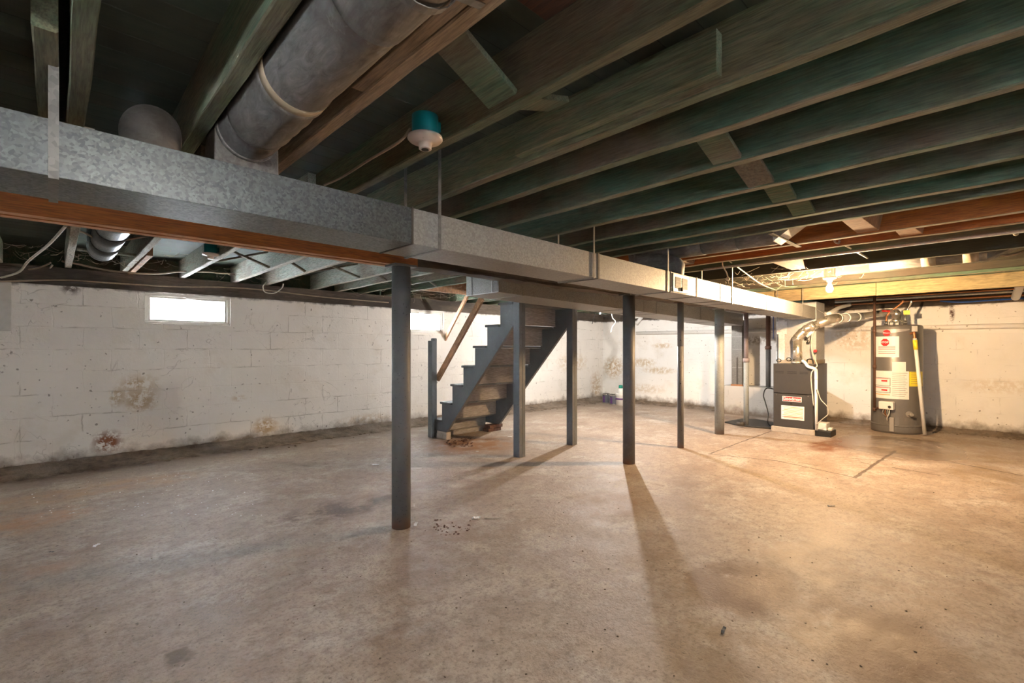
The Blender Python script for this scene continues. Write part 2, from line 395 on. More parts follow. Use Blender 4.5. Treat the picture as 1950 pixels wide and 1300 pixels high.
spots_r = [(wr(1168,700), (0.5,0.35,0.30), 0.8, OCH), (wr(1225,690), (0.5,0.35,0.12), 0.8, TAN), (wr(1262,658), (0.5,0.28,0.07), 0.8, TAN),
           (wr(1255,705), (0.5,0.45,0.09), 0.8, TAN), (wr(1230,740), (0.5,0.5,0.12), 0.5, TAN), (wr(1625,640), (0.5,0.35,0.3), 0.5, (0.5,0.36,0.2)),
           (wr(1813,595), (0.5,0.035,0.16), 1.0, (0.10,0.05,0.04)), (wr(1905,735), (0.5,0.45,0.12), 0.35, TAN), (wr(1440,648), (0.5,0.4,0.10), 0.8, (0.33,0.28,0.22))]
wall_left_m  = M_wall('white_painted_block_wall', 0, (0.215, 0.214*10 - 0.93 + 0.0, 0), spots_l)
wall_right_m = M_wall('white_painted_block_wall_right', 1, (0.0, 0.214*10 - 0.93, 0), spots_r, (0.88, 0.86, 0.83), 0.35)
ledge_m      = M_wall('grey_white_block_ledge', 1, (0.1, 0.214*10 - 0.93, 0), [], (0.52, 0.50, 0.47), 0.45)

# concrete floor --------------------------------------------------------------
def M_floor():
    t = NT('stained_concrete_floor'); pos = t.world()
    st = t.vmath('MULTIPLY', pos, (1.0, 1.0, 0.0))
    big = t.noise(st, 0.75, 5, 0.62); mid = t.noise(st, 3.2, 6, 0.66); fine = t.noise(st, 60.0, 4, 0.7); med = t.noise(st, 17.0, 5, 0.7)
    col = t.mix(t.ramp(mid, [(0.38, 0.0), (0.62, 1.0)]), (0.285, 0.205, 0.155), (0.465, 0.395, 0.335))
    col = t.mix(t.ramp(big, [(0.38, 0.0), (0.66, 0.85)]), col, (0.375, 0.285, 0.215))
    col = t.mix(t.ramp(t.noise(st, 1.7, 5, 0.7), [(0.52, 0.0), (0.68, 0.8)]), col, (0.53, 0.485, 0.44))
    col = t.mix(t.ramp(t.noise(t.vmath('ADD', st, (11, 5, 0)), 1.4, 6, 0.72), [(0.52, 0.0), (0.68, 0.65)]), col, (0.22, 0.145, 0.10))
    col = t.mix(t.ramp(med, [(0.32, 0.7), (0.52, 0.0)]), col, (0.19, 0.145, 0.115))
    col = t.mix(t.ramp(fine, [(0.30, 0.75), (0.50, 0.0)]), col, (0.14, 0.11, 0.09))
    col = t.mix(t.ramp(t.noise(st, 34.0, 2, 0.5), [(0.69, 0.0), (0.74, 0.8)]), col, (0.09, 0.065, 0.05))
    nz = t.noise(st, 5.0, 5, 0.7)
    wob = t.vmath('ADD', st, t.vmath('MULTIPLY', t.vmath('SUBTRACT', t.noise(st, 2.5, 4, 0.65, 0, 1), (0.5,0.5,0.5)), (0.35, 0.35, 0)))
    def stain(px, py, rx, ry, c, k, n0=0.38, n1=0.58):
        p = onZ(px, py); nonlocal col
        m = t.math('MULTIPLY', t.spot(wob, (p.x, p.y, 0), (rx, ry, 1), 0.55), t.ramp(nz, [(n0, 0.0), (n1, 1.0)]))
        col = t.mix(t.math('MULTIPLY', m, k), col, c)
    BR = (0.15, 0.082, 0.045)
    stain(1410, 1110, 0.40, 0.26, BR, 0.9, 0.2, 0.45); stain(1680, 1225, 0.46, 0.22, BR, 0.85, 0.2, 0.45); stain(1580, 1170, 0.3, 0.16, BR, 0.6, 0.3, 0.5)
    stain(1340, 1090, 0.2, 0.12, BR, 0.8, 0.3, 0.5); stain(1790, 1285, 0.3, 0.14, BR, 0.6, 0.3, 0.5)
    stain(640, 970, 0.50, 0.25, (0.12, 0.08, 0.065), 0.9, 0.42, 0.54); stain(700, 955, 0.30, 0.12, (0.10, 0.07, 0.06), 0.7)
    stain(880, 1010, 0.35, 0.25, (0.24, 0.16, 0.11), 0.6); stain(1150, 960, 0.5, 0.3, (0.25, 0.15, 0.10), 0.6)
    stain(1590, 845, 0.75, 0.22, (0.17, 0.06, 0.02), 0.95, 0.3, 0.5); stain(1700, 800, 0.6, 0.9, (0.22, 0.13, 0.06), 0.8, 0.3, 0.55)
    stain(1640, 812, 0.5, 0.5, (0.20, 0.11, 0.05), 0.7, 0.3, 0.55); stain(1880, 905, 0.6, 0.35, (0.2, 0.13, 0.06), 0.5)
    stain(900, 846, 0.7, 0.55, (0.26, 0.12, 0.045), 0.95, 0.35, 0.55); stain(870, 860, 0.3, 0.2, (0.18, 0.09, 0.04), 0.8)
    stain(1850, 860, 1.2, 0.5, (0.24, 0.16, 0.09), 0.6); stain(200, 930, 0.9, 0.3, (0.42, 0.25, 0.12), 0.5)
    stain(60, 990, 0.4, 0.3, (0.45, 0.22, 0.09), 0.6); stain(30, 1100, 0.3, 0.2, (0.42, 0.25, 0.15), 0.5)
    stain(355, 1260, 0.06, 0.05, (0.12, 0.08, 0.05), 0.8, 0.2, 0.4); stain(1370, 1240, 0.35, 0.2, (0.22, 0.15, 0.10), 0.6)
    # dirt along the walls
    sp = t.n.new('ShaderNodeSeparateXYZ'); t.l.new(wob, sp.inputs[0])
    e1 = t.n.new('ShaderNodeMapRange'); t.l.new(sp.outputs[1], e1.inputs[0]); e1.inputs[1].default_value = YL - 0.85; e1.inputs[2].default_value = YL - 0.25
    e2 = t.n.new('ShaderNodeMapRange'); t.l.new(sp.outputs[0], e2.inputs[0]); e2.inputs[1].default_value = XR - 0.5; e2.inputs[2].default_value = XR - 0.1
    col = t.mix(t.math('MULTIPLY', t.math('MAXIMUM', e1.outputs[0], e2.outputs[0]), t.ramp(mid, [(0.3, 0.5), (0.6, 0.95)])), col, (0.15, 0.11, 0.075))
    # damp patch in front of the water heater
    p = onZ(1715, 850)
    damp = t.math('MULTIPLY', t.spot(wob, (p.x, p.y, 0), (0.95, 0.75, 1), 0.75), 1.0)
    col = t.mix(t.math('MULTIPLY', damp, 0.42), col, (0.14, 0.09, 0.055))
    # joints and cracks
    wv = t.vmath('ADD', st, t.vmath('MULTIPLY', t.vmath('SUBTRACT', t.noise(st, 9.0, 4, 0.65, 0, 1), (0.5,0.5,0.5)), (0.05, 0.05, 0)))
    crack = None
    for a, b, w in (((1350,864),(1480,877),.006), ((1480,877),(1628,909),.007), ((1628,909),(1705,858),.010), ((1350,864),(1475,818),.006),
                    ((1700,890),(1790,905),.006), ((1815,880),(1945,905),.009), ((1640,880),(1660,884),.006), ((1590,870),(1690,877),.006), ((1520,880),(1556,886),.005)):
        s_ = t.seg(wv, onZ(*a), onZ(*b), w, w * 1.8)
        crack = s_ if crack is None else t.math('MAXIMUM', crack, s_)
    col = t.mix(t.math('MULTIPLY', crack, 0.8), col, (0.07, 0.045, 0.03))
    h = t.math('ADD', t.math('MULTIPLY', fine, 0.35), t.math('ADD', t.math('MULTIPLY', med, 0.5), t.math('MULTIPLY', mid, 1.0)))
    h = t.math('SUBTRACT', h, t.math('MULTIPLY', crack, 0.8))
    rough = t.math('SUBTRACT', t.ramp(mid, [(0.3, 0.46), (0.7, 0.72)]), t.math('MULTIPLY', damp, 0.42))
    return t.done(col, rough, 0, t.bump(h, 0.6, 0.012), 0.5)
floor_m = M_floor()
def M_ceiling():
    t = NT('dark_green_board_ceiling'); pos = t.world(); v = t.vmath('MULTIPLY', pos, (0.8, 12, 1))
    g = t.noise(v, 2.0, 5, 0.6)
    sp = t.n.new('ShaderNodeSeparateXYZ'); t.l.new(pos, sp.inputs[0])
    f = t.math('FRACT', t.math('DIVIDE', sp.outputs[1], 0.125)); gap = t.ramp(f, [(0.0, 1.0), (0.035, 0.0)])
    idx = t.math('FLOOR', t.math('DIVIDE', sp.outputs[1], 0.125)); wn = t.n.new('ShaderNodeTexWhiteNoise'); wn.noise_dimensions = '1D'; t.l.new(idx, wn.inputs['W'])
    col = t.mix(t.ramp(g, [(0.3, 0.0), (0.7, 1.0)]), (0.035, 0.055, 0.040), (0.06, 0.075, 0.052))
    col = t.mix(t.math('MULTIPLY', wn.outputs[0], 0.5), col, (0.045, 0.035, 0.025))
    col = t.mix(gap, col, (0.004, 0.004, 0.004))
    return t.done(col, 0.85, 0, t.bump(t.math('SUBTRACT', g, gap), 0.4, 0.006))
ceil_m = M_ceiling()
def M_dirt():
    t = NT('dark_crumbled_dirt'); w = t.world(); a = t.noise(w, 9.0, 6, 0.7); b_ = t.noise(w, 2.0, 4, 0.6); c = t.noise(w, 40.0, 3, 0.7)
    col = t.mix(t.ramp(a, [(0.35, 0.0), (0.65, 1.0)]), (0.10, 0.075, 0.055), (0.26, 0.20, 0.15))
    col = t.mix(t.ramp(b_, [(0.5, 0.0), (0.66, 0.6)]), col, (0.30, 0.26, 0.22))
    return t.done(col, 0.95, 0, t.bump(t.math('ADD', a, t.math('MULTIPLY', c, 0.4)), 0.9, 0.03))
dirt_m = M_dirt()

# ================================================================== ROOM SHELL
ZJ, ZC, ZW = 1.93, 2.12, 1.76        # underside of joists, underside of floor boards, top of block wall
X0, Y0 = -3.6, -4.1
b = B(); box(b, X0-0.2, XR+0.2, Y0-0.2, YL+0.2, -0.10, 0.0); struct('floor', b, floor_m, 'stained grey brown concrete basement floor')
b = B(); box(b, X0-0.2, XR+0.2, Y0-0.2, YL+0.2, ZC, ZC+0.05); struct('ceiling', b, ceil_m, 'dark green floor boards seen from below')
def wall_holes(axis, c0, c1, a0, a1, z1, holes):
    """wall slab between c0,c1 on one axis, running a0..a1 on the other, with rectangular openings (a,b,z0,z1)"""
    bm = B(); cur = a0
    def bx(p, q, zl, zh):
        if q - p < 1e-4 or zh - zl < 1e-4: return
        if axis == 'y': box(bm, p, q, c0, c1, zl, zh)
        else: box(bm, c0, c1, p, q, zl, zh)
    for (p, q, zl, zh) in sorted(holes):
        bx(cur, p, 0, z1); bx(p, q, 0, zl); bx(p, q, zh, z1); cur = q
    bx(cur, a1, 0, z1); return bm
W1 = (0.70, 1.50, 1.415, ZW - 0.01); W2 = (3.72, 4.56, 1.40, ZW - 0.01)
struct('wall_left', wall_holes('y', YL, YL+0.20, X0-0.2, XR+0.2, ZW, [W1, W2]), wall_left_m, 'white painted concrete block wall with two small windows')
struct('wall_right', wall_holes('x', XR, XR+0.20, Y0-0.2, YL, ZW, []), wall_right_m, 'white painted block wall behind furnace and water heater')
struct('wall_back', wall_holes('y', Y0-0.20, Y0, X0, XR, ZW, [(0.0, 0.8, 1.3, 1.7)]), wall_left_m)
struct('wall_front', wall_holes('x', X0-0.20, X0, Y0-0.2, YL, ZW, [(1.1, 1.9, 1.3, 1.7)]), wall_left_m)
# timber sills that close the gap between the wall tops and the floor boards
b = B(); box(b, X0, XR, YL-0.02, YL+0.18, ZW, ZJ); struct('trim_1', b, wood_dark, 'dark weathered timber sill on top of the left block wall')
b = B(); box(b, XR-0.02, XR+0.18, Y0, YL-0.02, ZW, ZJ); struct('trim_2', b, wood_dark, 'dark timber sill on top of the right block wall')
b = B(); box(b, X0, XR, YL+0.10, YL+0.2, ZJ, ZC); box(b, XR+0.05, XR+0.2, Y0, YL+0.1, ZJ, ZC)
box(b, X0-0.2, XR+0.2, Y0-0.2, Y0, ZW, ZC); box(b, X0-0.2, X0, Y0, YL+0.2, ZW, ZC); struct('trim_3', b, wood_dkgrn)
# lumpy mortar and dirt cove along the foot of both walls
def cove(bm, along, n, prof, seed):
    rnd = random.Random(seed); rows = []
    for i in range(n + 1):
        p = along(i / n); row = []
        for j, (u, z) in enumerate(prof):
            k = 0 if j in (0, len(prof)-1) else 1
            q = p[0] + p[1] * (u + k * rnd.uniform(-0.010, 0.010) + (rnd.uniform(-0.05, 0.05) if j == len(prof)-2 else 0))
            row.append(bm.verts.new((q.x, q.y, max(-0.005, z + k * rnd.uniform(-0.006, 0.009)))))
        rows.append(row)
    for a, c in zip(rows, rows[1:]):
        for j in range(len(prof)-1): bm.faces.new((a[j], a[j+1], c[j+1], c[j])).smooth = True
    bm.faces.new(rows[0]); bm.faces.new(list(reversed(rows[-1])))
PROF = [(0.0, 0.0), (-0.002, 0.075), (0.02, 0.070), (0.05, 0.052), (0.09, 0.038), (0.14, 0.027), (0.20, 0.018), (0.27, 0.009), (0.35, -0.002), (0.37, -0.01)]
b = B(); cove(b, lambda s: (Vector((X0 + s*(XR - X0), YL + 0.002, 0)), Vector((0,-1,0))), 260, PROF, 3)
struct('baseboard_left', b, dirt_m, 'dark crumbly mortar and dirt along the foot of the left wall')
PR2 = [(u * 0.55, z * 0.7) for u, z in PROF]
b = B(); cove(b, lambda s: (Vector((XR + 0.002, Y0 + s*(YL - Y0 - 0.1), 0)), Vector((-1,0,0))), 200, PR2, 5)
struct('baseboard_right', b, dirt_m, 'crumbly dirt along the foot of the right wall')

def window(n, x0, x1, z0, z1, y, lab, sgn=1, ax='y'):
    root = thing('window_%d' % n, lab, 'window', ((x0+x1)/2, y, z0) if ax == 'y' else (y, (x0+x1)/2, z0)); root['kind'] = 'structure'
    def bx(bm, a, b_, c, d, e, f):
        box(bm, a, b_, c, d, e, f) if ax == 'y' else box(bm, c, d, a, b_, e, f)
    fw = 0.030
    f = B(); y0, y1 = y, y + 0.05*sgn
    bx(f, x0, x1, min(y0,y1), max(y0,y1), z0, z0+fw); bx(f, x0, x1, min(y0,y1), max(y0,y1), z1-fw, z1)
    bx(f, x0, x0+fw, min(y0,y1), max(y0,y1), z0+fw, z1-fw); bx(f, x1-fw, x1, min(y0,y1), max(y0,y1), z0+fw, z1-fw)
    obj('window_frame', f, vinyl, root, bevel=0.003)
    s = B(); a, c = x0+fw, x1-fw; e, g = z0+fw, z1-fw; q = 0.022; ys = sorted((y+0.012*sgn, y+0.04*sgn))
    bx(s, a, c, ys[0], ys[1], e, e+q); bx(s, a, c, ys[0], ys[1], g-q, g); bx(s, a, a+q, ys[0], ys[1], e+q, g-q); bx(s, c-q, c, ys[0], ys[1], e+q, g-q)
    sash = obj('sash', s, vinyl, root, bevel=0.002)
    p = B(); bx(p, a+q, c-q, *sorted((y+0.024*sgn, y+0.028*sgn)), e+q, g-q); obj('pane', p, glass_m, sash)
    l = B(); m = (x0+x1)/2; bx(l, m-0.03, m+0.03, *sorted((y-0.012*sgn, y+0.012*sgn)), z1-fw-0.012, z1-fw); obj('latch', l, vinyl, root)
    return root
window(1, W1[0], W1[1], W1[2], W1[3], YL+0.015, 'small white hopper window high in left wall, glaring with daylight')
window(2, W2[0], W2[1], W2[2], W2[3], YL+0.015, 'small bright hopper window high in left wall beside the stairs')
window(3, 0.0, 0.8, 1.3, 1.7, Y0-0.015, 'small unseen window added behind the camera for fill light', -1)  # this window and the next are added to let in fill light
window(4, 1.1, 1.9, 1.3, 1.7, X0-0.015, 'small unseen window added in the wall behind the camera for fill', -1, 'x')

# ledge in the right wall
LX = 8.55; LZ = 0.50
b = B(); box(b, LX, XR+0.01, 2.0, onX(1374, 740, LX).y, 0, LZ)
struct('trim_4', b, ledge_m, 'low grey white block ledge at the foot of the right wall, left of the furnace')

# ================================================================== JOISTS
def joist(name, xc, y0, y1, mat, label, w=0.048, z0=ZJ, z1=ZC, group=None, cat='joist', seed=0):
    rnd = random.Random(seed * 17 + int(xc * 100)); bm = B(); n = max(2, int((y1 - y0) / 0.18)); rows = []
    dz = dx = 0
    for i in range(n + 1):
        y = y0 + (y1 - y0) * i / n; dz = 0.6*dz + rnd.uniform(-0.0028, 0.0028); dx = 0.7*dx + rnd.uniform(-0.002, 0.002)
        c = rnd.uniform(0.002, 0.006)
        x = xc + dx
        rows.append([bm.verts.new(p) for p in ((x-w/2, y, z1), (x-w/2, y, z0+dz+c), (x-w/2+c, y, z0+dz), (x+w/2-c, y, z0+dz), (x+w/2, y, z0+dz+c), (x+w/2, y, z1))])
    for a, c in zip(rows, rows[1:]):
        for j in range(6): bm.faces.new((a[j], a[(j+1)%6], c[(j+1)%6], c[j])).material_index = 1 if j in (1, 2, 3) else 0
    bm.faces.new(rows[0]); bm.faces.new(list(reversed(rows[-1])))
    under = {wood_green: wood_under, wood_bright: wood_under, wood_dkgrn: wood_under, wood_pale: wood_upale, wood_orange: wood_tan}.get(mat, mat)
    o = obj(name, bm, [mat, under])
    return tag(o, label, cat, group)
ORD = ['first','second','third','fourth','fifth','sixth','seventh','eighth','ninth','tenth','eleventh','twelfth']
YB = 2.78   # where the right bay's joists end, above the beam
RB = [(0.057, wood_green, 'narrow green joist at upper left, upright beside a short lapped joist end'),
      (0.380, wood_green, 'broad green joist just left of the big round duct'),
      (0.707, wood_tan, 'tan joist just right of the big round duct, board nailed to its side'),
      (1.076, wood_green, 'weathered green brown joist carrying the teal lamp box'),
      (1.446, wood_bright, 'brightest green joist with a short board nailed to its side'),
      (1.717, wood_dkgrn, 'first dark green joist right of the one with the nailed board'),
      (2.070, wood_dkgrn, 'second dark green joist right of the one with the nailed board'),
      (2.475, wood_dkgrn, 'third dark green joist right of the one with the nailed board'),
      (2.830, wood_dkgrn, 'fourth dark green joist right of the one with the nailed board'),
      (3.190, wood_dkgrn, 'fifth dark green joist right of the one with the nailed board'),
      (3.425, wood_dkgrn, 'dark green joist just before the first orange brown joist'),
      (3.985, wood_orange, 'orange brown joist with a large oval knot, nearer of the pair'),
      (4.320, wood_orange, 'orange brown joist without a knot, farther of the pair'),
      (4.660, wood_dkgrn, 'dark green joist with a pale conduit along it, beyond the orange brown pair'),
      (5.370, wood_dimmed, 'dark green joist in front of the lit warm bulb'),
      (6.000, wood_dimmed, 'dark joist just behind the lit warm bulb'),
      (6.540, wood_dimmed, 'last dark joist before the yellow beam'),
      (6.900, wood_dkgrn, 'green joist edge just above the yellow beam'),
      (7.300, wood_dkgrn, 'joist hidden behind the yellow beam, nearest of four'),
      (7.700, wood_dkgrn, 'joist hidden behind the yellow beam, second of four'),
      (8.100, wood_dkgrn, 'joist hidden behind the yellow beam, third of four'),
      (8.500, wood_dkgrn, 'joist hidden behind the yellow beam, nearest the right wall')]
GJ = 'ceiling joists right of the main duct'
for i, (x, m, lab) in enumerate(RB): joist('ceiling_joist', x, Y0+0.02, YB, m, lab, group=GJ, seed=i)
b = B(); box(b, 6.98, 7.03, Y0+0.02, 1.02, ZJ-0.152, ZJ-0.001); box(b, 6.98, 7.03, 1.023, 2.52, ZJ-0.150, ZJ-0.001)
tag(obj('yellow_beam', b, wood_yellow, bevel=0.003), 'yellow pine beam under the joists, glaring white behind the lit bulb', 'beam')
# lapped end of a left bay joist beside the first one
joist('joist_end', -0.012, 1.62, YB, wood_green, 'short lapped joist end with a dark rotten tip, upper left', seed=50)
# left bay
LB = [(0.11, 'pale joist standing upright at the left end of the far bay'), (0.53, 'worn pale joist just left of the far teal lamp box, above the left window'),
      (1.03, 'bright pale joist end above the left window, touching the far teal lamp box'), (1.54, 'whitish green joist just right of the left window'),
      (1.88, 'pale mint green joist with cable looped round its end'), (2.47, 'mint green joist with a dark hole near the wall'),
      (2.80, 'grey green joist that meets the wall just left of the round steel post'), (3.13, 'thin looking joist seen just right of the front steel post')]
GL = 'ceiling joists in the far bay left of the beam'
for i, (x, lab) in enumerate(LB): joist('ceiling_joist', x, YB-0.13 if x > 0.2 else YB, YL+0.06, wood_pale if i != 7 else wood_green, lab, group=GL, seed=i+20)
for k, x in enumerate((3.50, 4.75, 5.15, 5.56, 5.97, 6.38, 6.80, 7.2, 7.6, 8.0, 8.4)):
    joist('ceiling_joist', x, YB+0.02, YL+0.06, wood_green, 'dim joist above the stairs, %s one right of the front post' % ORD[k], group='joists above the stairs', seed=k+40)
for k, x in enumerate((-0.35, -0.78, -1.2, -1.62, -2.05, -2.5, -2.95)):
    if k < 2: joist('ceiling_joist', x, YB, YL+0.06, wood_pale, 'far bay joist past the left picture edge, %s one out' % ORD[k], group='joists past the left edge', seed=k+60)
    joist('ceiling_joist', x + 0.02, Y0+0.02, YB-0.02, wood_green, 'near bay joist past the left picture edge, %s one out' % ORD[k], group='joists past the left edge above the duct', seed=k+80)
# boards nailed to joists
def plank(name, bm_fn, mat, label, cat='board', group=None, bevel=0.002):
    bm = B(); bm_fn(bm); return tag(obj(name, bm, mat, bevel=bevel), label, cat, group)
a = onX(988, 292, 1.405); c = onX(1371, 150, 1.405)
plank('nailed_board', lambda m: box(m, 1.380, 1.4205, c.y, a.y, ZJ+0.022, ZJ+0.15), wood_bright, 'short green board nailed to the side of the brightest joist, cut ends showing')
plank('nailed_board', lambda m: box(m, 0.645, 0.682, 0.3, 1.36, ZJ+0.005, ZJ+0.13), wood_tan, 'tan board nailed along the tan joist beside the big round duct')
plank('nailed_board', lambda m: box(m, 0.732, 0.750, 0.3, 1.12, ZJ+0.04, ZJ+0.165), wood_red, 'dark reddish board on the right side of the tan joist')
plank('sister_joist', lambda m: box(m, 0.557, 0.60, 4.9, YL+0.06, ZJ-0.01, ZJ+0.09), wood_rail, 'short orange piece of lumber beside a far joist above the left wall')
plank('ceiling_patch', lambda m: box(m, 0.86, 1.03, 0.62, 0.92, ZC-0.018, ZC+0.001), wood_red, 'dark reddish brown patch board between two joists at top')
# wide bridging boards
def bridge(xa, xb, y, za, zb, w=0.115, t=0.02):
    def fn(m):
        A = Vector((xa, y, za)); Bq = Vector((xb, y, zb)); bar(m, A, Bq, w, t, up=(0,0,1))
    return fn
plank('bridging_board', bridge(0.775, 1.045, 1.12, 2.085, 1.955, 0.13), wood_green, 'slanted green bridging board beside the teal lamp box')
plank('bridging_board', bridge(1.104, 1.32, 1.12, 1.975, 2.04, 0.10), wood_green, 'green bridging board just right of the lamp box joist')
for k, (xa, xb) in enumerate(((1.745, 2.04), (2.10, 2.447), (2.505, 2.80), (2.86, 3.16))):
    plank('bridging_board', bridge(xa, xb, 0.80, 2.04, 1.945), wood_lath if k == 1 else wood_green, 'slanted bridging board, %s of the four in a row' % ['nearest','second nearest','third nearest','farthest'][k], group='row of bridging boards')
def tri(x0_, x1_, y):
    def fn(m):
        lo = [Vector((x0_, y, 1.94)), Vector((x1_, y-0.02, 1.94)), Vector((x1_, y+0.10, 1.94)), Vector((x0_, y+0.10, 1.94))]
        hexa(m, lo, [p + Vector((0, -0.03, 0.15)) for p in lo])
    return fn
for (px, x0_, x1_, w_) in ((1667, 3.455, 3.955, 'nearer'), (1750, 4.015, 4.29, 'farther')):
    y = onX(px, 440, x1_).y
    plank('blocking', tri(x0_, x1_, y), wood_rail, 'pale wood block between joists at the orange brown pair, %s one' % w_)
y = onX(1300, 497, 4.1).y
plank('blocking', tri(4.015, 4.29, y), wood_tan, 'pale wood block between the orange brown joists above the duct register')
plank('blocking', tri(4.69, 5.34, onX(1530, 500, 5.34).y), wood_red, 'pale brown wood block left of the lit warm bulb')
# cross bridging in the far bay
def xbr(xa, xb, y, flip):
    def fn(m):
        za, zb = (ZC-0.02, ZJ+0.012) if not flip else (ZJ+0.012, ZC-0.02)
        bar(m, (xa, y, za), (xb, y, zb), 0.036, 0.018)
    return fn
GX = 'cross bridging strips in the far bay'
LX_ = [0.53, 1.03, 1.54, 1.88, 2.47, 2.80, 3.13, 3.50]
WH = ['by the far lamp box', 'above the left window', 'in the next bay right of the left window', 'at the cable looped joist', 'in the bay of the dark hole', 'left of the front steel post', 'behind the front steel post']
for k in range(1, 7):
    for s_ in (0, 1):
        plank('bridging_strip', xbr(LX_[k]+0.026, LX_[k+1]-0.026, 4.95 + 0.05*s_, s_), wood_lath, 'bridging strip %s, %s' % (WH[k], ['rising left', 'rising right'][s_]), 'bridging', GX)
a = onZ(122, 476, ZJ-0.01)
plank('lath_strip', lambda m: box(m, 0.137, 0.503, a.y-0.02, a.y+0.02, ZJ-0.0, ZJ+0.02), wood_lath, 'thin flat lath crossing below the far round duct')
# joist headers at the stair opening
plank('stair_header', lambda m: box(m, 3.53, 4.72, 3.40, 3.445, ZJ, ZC-0.001), wood_rail, 'orange brown header board above the top of the stairs')
plank('stair_header', lambda m: box(m, 3.53, 4.72, 5.35, 5.395, ZJ, ZC-0.001), wood_rail, 'orange brown header board above the foot of the stairs')

# ================================================================== BEAMS AND POSTS
def yb(x): return 2.69 - 0.022 * (x - 1.6)      # near face line of the beams
ZB = 1.685
def beam_bm(x0_, x1_, dy0, dy1, z0, z1, jitter=0.0, n=2, seed=1):
    rnd = random.Random(seed); bm = B(); rows = []
    for i in range(n+1):
        x = x0_ + (x1_-x0_)*i/n; y = yb(x); j = [rnd.uniform(-jitter, jitter) for _ in range(4)]
        rows.append([bm.verts.new(p) for p in ((x, y+dy0+j[0], z0+j[1]), (x, y+dy1+j[2], z0+j[3]), (x, y+dy1, z1), (x, y+dy0, z1))])
    for a_, c_ in zip(rows, rows[1:]):
        for j in range(4): bm.faces.new((a_[j], a_[(j+1)%4], c_[(j+1)%4], c_[j])).material_index = 1 if j == 0 else 0
    bm.faces.new(rows[0]); bm.faces.new(list(reversed(rows[-1]))); return bm
XE = onY(795, 500, 2.69).x
t_ = thing('laminated_beam', 'new orange brown beam of several plies left of the front steel post', 'beam', (-1.0, yb(-1.0)+0.07, ZB+0.005))
for k in range(4):
    obj('ply', beam_bm(X0, XE, 0.0 + 0.0375*k, 0.032 + 0.0375*k, ZB+0.005 + (0.004 if k % 2 else 0), ZJ-0.004, 0.0006, 30, k), [wood_beam, wood_plyend], t_)
b = beam_bm(XE+0.003, 8.3, 0.0, 0.14, ZB+0.01, ZJ-0.004, 0.006, 60, 9)
tag(obj('timber_beam', b, [wood_dark, wood_dark]), 'old dark weathered timber beam over the steel posts', 'beam')

def steel_post(cx, cy, r, ztop, label, mat, plate=True, group='round steel posts under the beam'):
    t = thing('steel_post', label, 'post', (cx, cy, 0), group)
    rnd = random.Random(int(cx*100)); s = B(); cyl(s, (cx, cy), r, 0.0, ztop - 0.012, 32); obj('shaft', s, mat, t)
    p = B(); box(p, cx-r-0.02, cx+r+0.02, cy-0.066, cy+0.066, ztop-0.012, ztop); obj('top_plate', p, mat, t)
    return t
steel_post(1.62, 2.70, 0.060, ZB+0.005, 'thick grey steel post in the foreground with a rusty foot', post_paint)
steel_post(4.16, 2.60, 0.060, ZB+0.01, 'dark grey steel post in the middle, second thick one from left', post_paint)
p4 = onZ(1370, 826); 
steel_post(p4.x, p4.y, 0.060, ZB+0.01, 'lighter grey steel post, third thick one, near the block ledge', post_light)
def thin_post(px, py, r, z1, label, mat, mat2, zsplit, extra=0, r2=None, zb_=0.0, p=None):
    p = p or onZ(px, py)
    t = thing('thin_post', label, 'post', (p.x, p.y, zb_))
    s = B(); cyl(s, p, r, zb_, zsplit, 20); obj('lower_tube', s, mat, t)
    s = B(); cyl(s, p, r2 or r*0.86, zsplit, z1-0.01, 20); obj('upper_tube', s, mat2, t)
    if not extra: s = B(); cyl(s, p, r*1.25, zsplit-0.03, zsplit+0.03, 20); obj('coupling', s, mat2, t)
    s = B(); box(s, p.x-r*1.5, p.x+r*1.5, p.y-r*1.5, p.y+r*1.5, z1-0.01, z1); obj('top_plate', s, brown_pipe, t)
    if extra:
        for k in range(extra):
            s = B()
            z = 0.75 + 0.25 * k; d = (CAM - Vector((p.x, p.y, H))).normalized()
            q = Vector((p.x, p.y, z)) + Vector((d.x, d.y, 0)) * r; tube(s, [q - Vector((d.x, d.y, 0))*0.004, q + Vector((d.x, d.y, 0)) * 0.012], 0.008, 8); obj('pin', s, black, t)
        return t
thin_post(1296, 852, 0.036, ZB+0.01, 'slim grey adjustable post with small black pins', post_paint, post_paint, 1.18, 3, r2=0.0358)
thin_post(1421, 811, 0.036, ZB-0.0+0.01, 'slim adjustable post with rusty screw top, in front of the block ledge', post_light, M_greypaint('worn_mauve_post_paint', (0.24, 0.20, 0.21), 0.5), 0.98, 0, 0.03)
q = onX(1463, 700, 8.72)
thin_post(0, 0, 0.038, ZJ-0.0, 'dark brown pole standing on the block ledge', post_paint, brown_pipe, 1.17, 0, 0.036, LZ, p=Vector((q.x, q.y, LZ)))

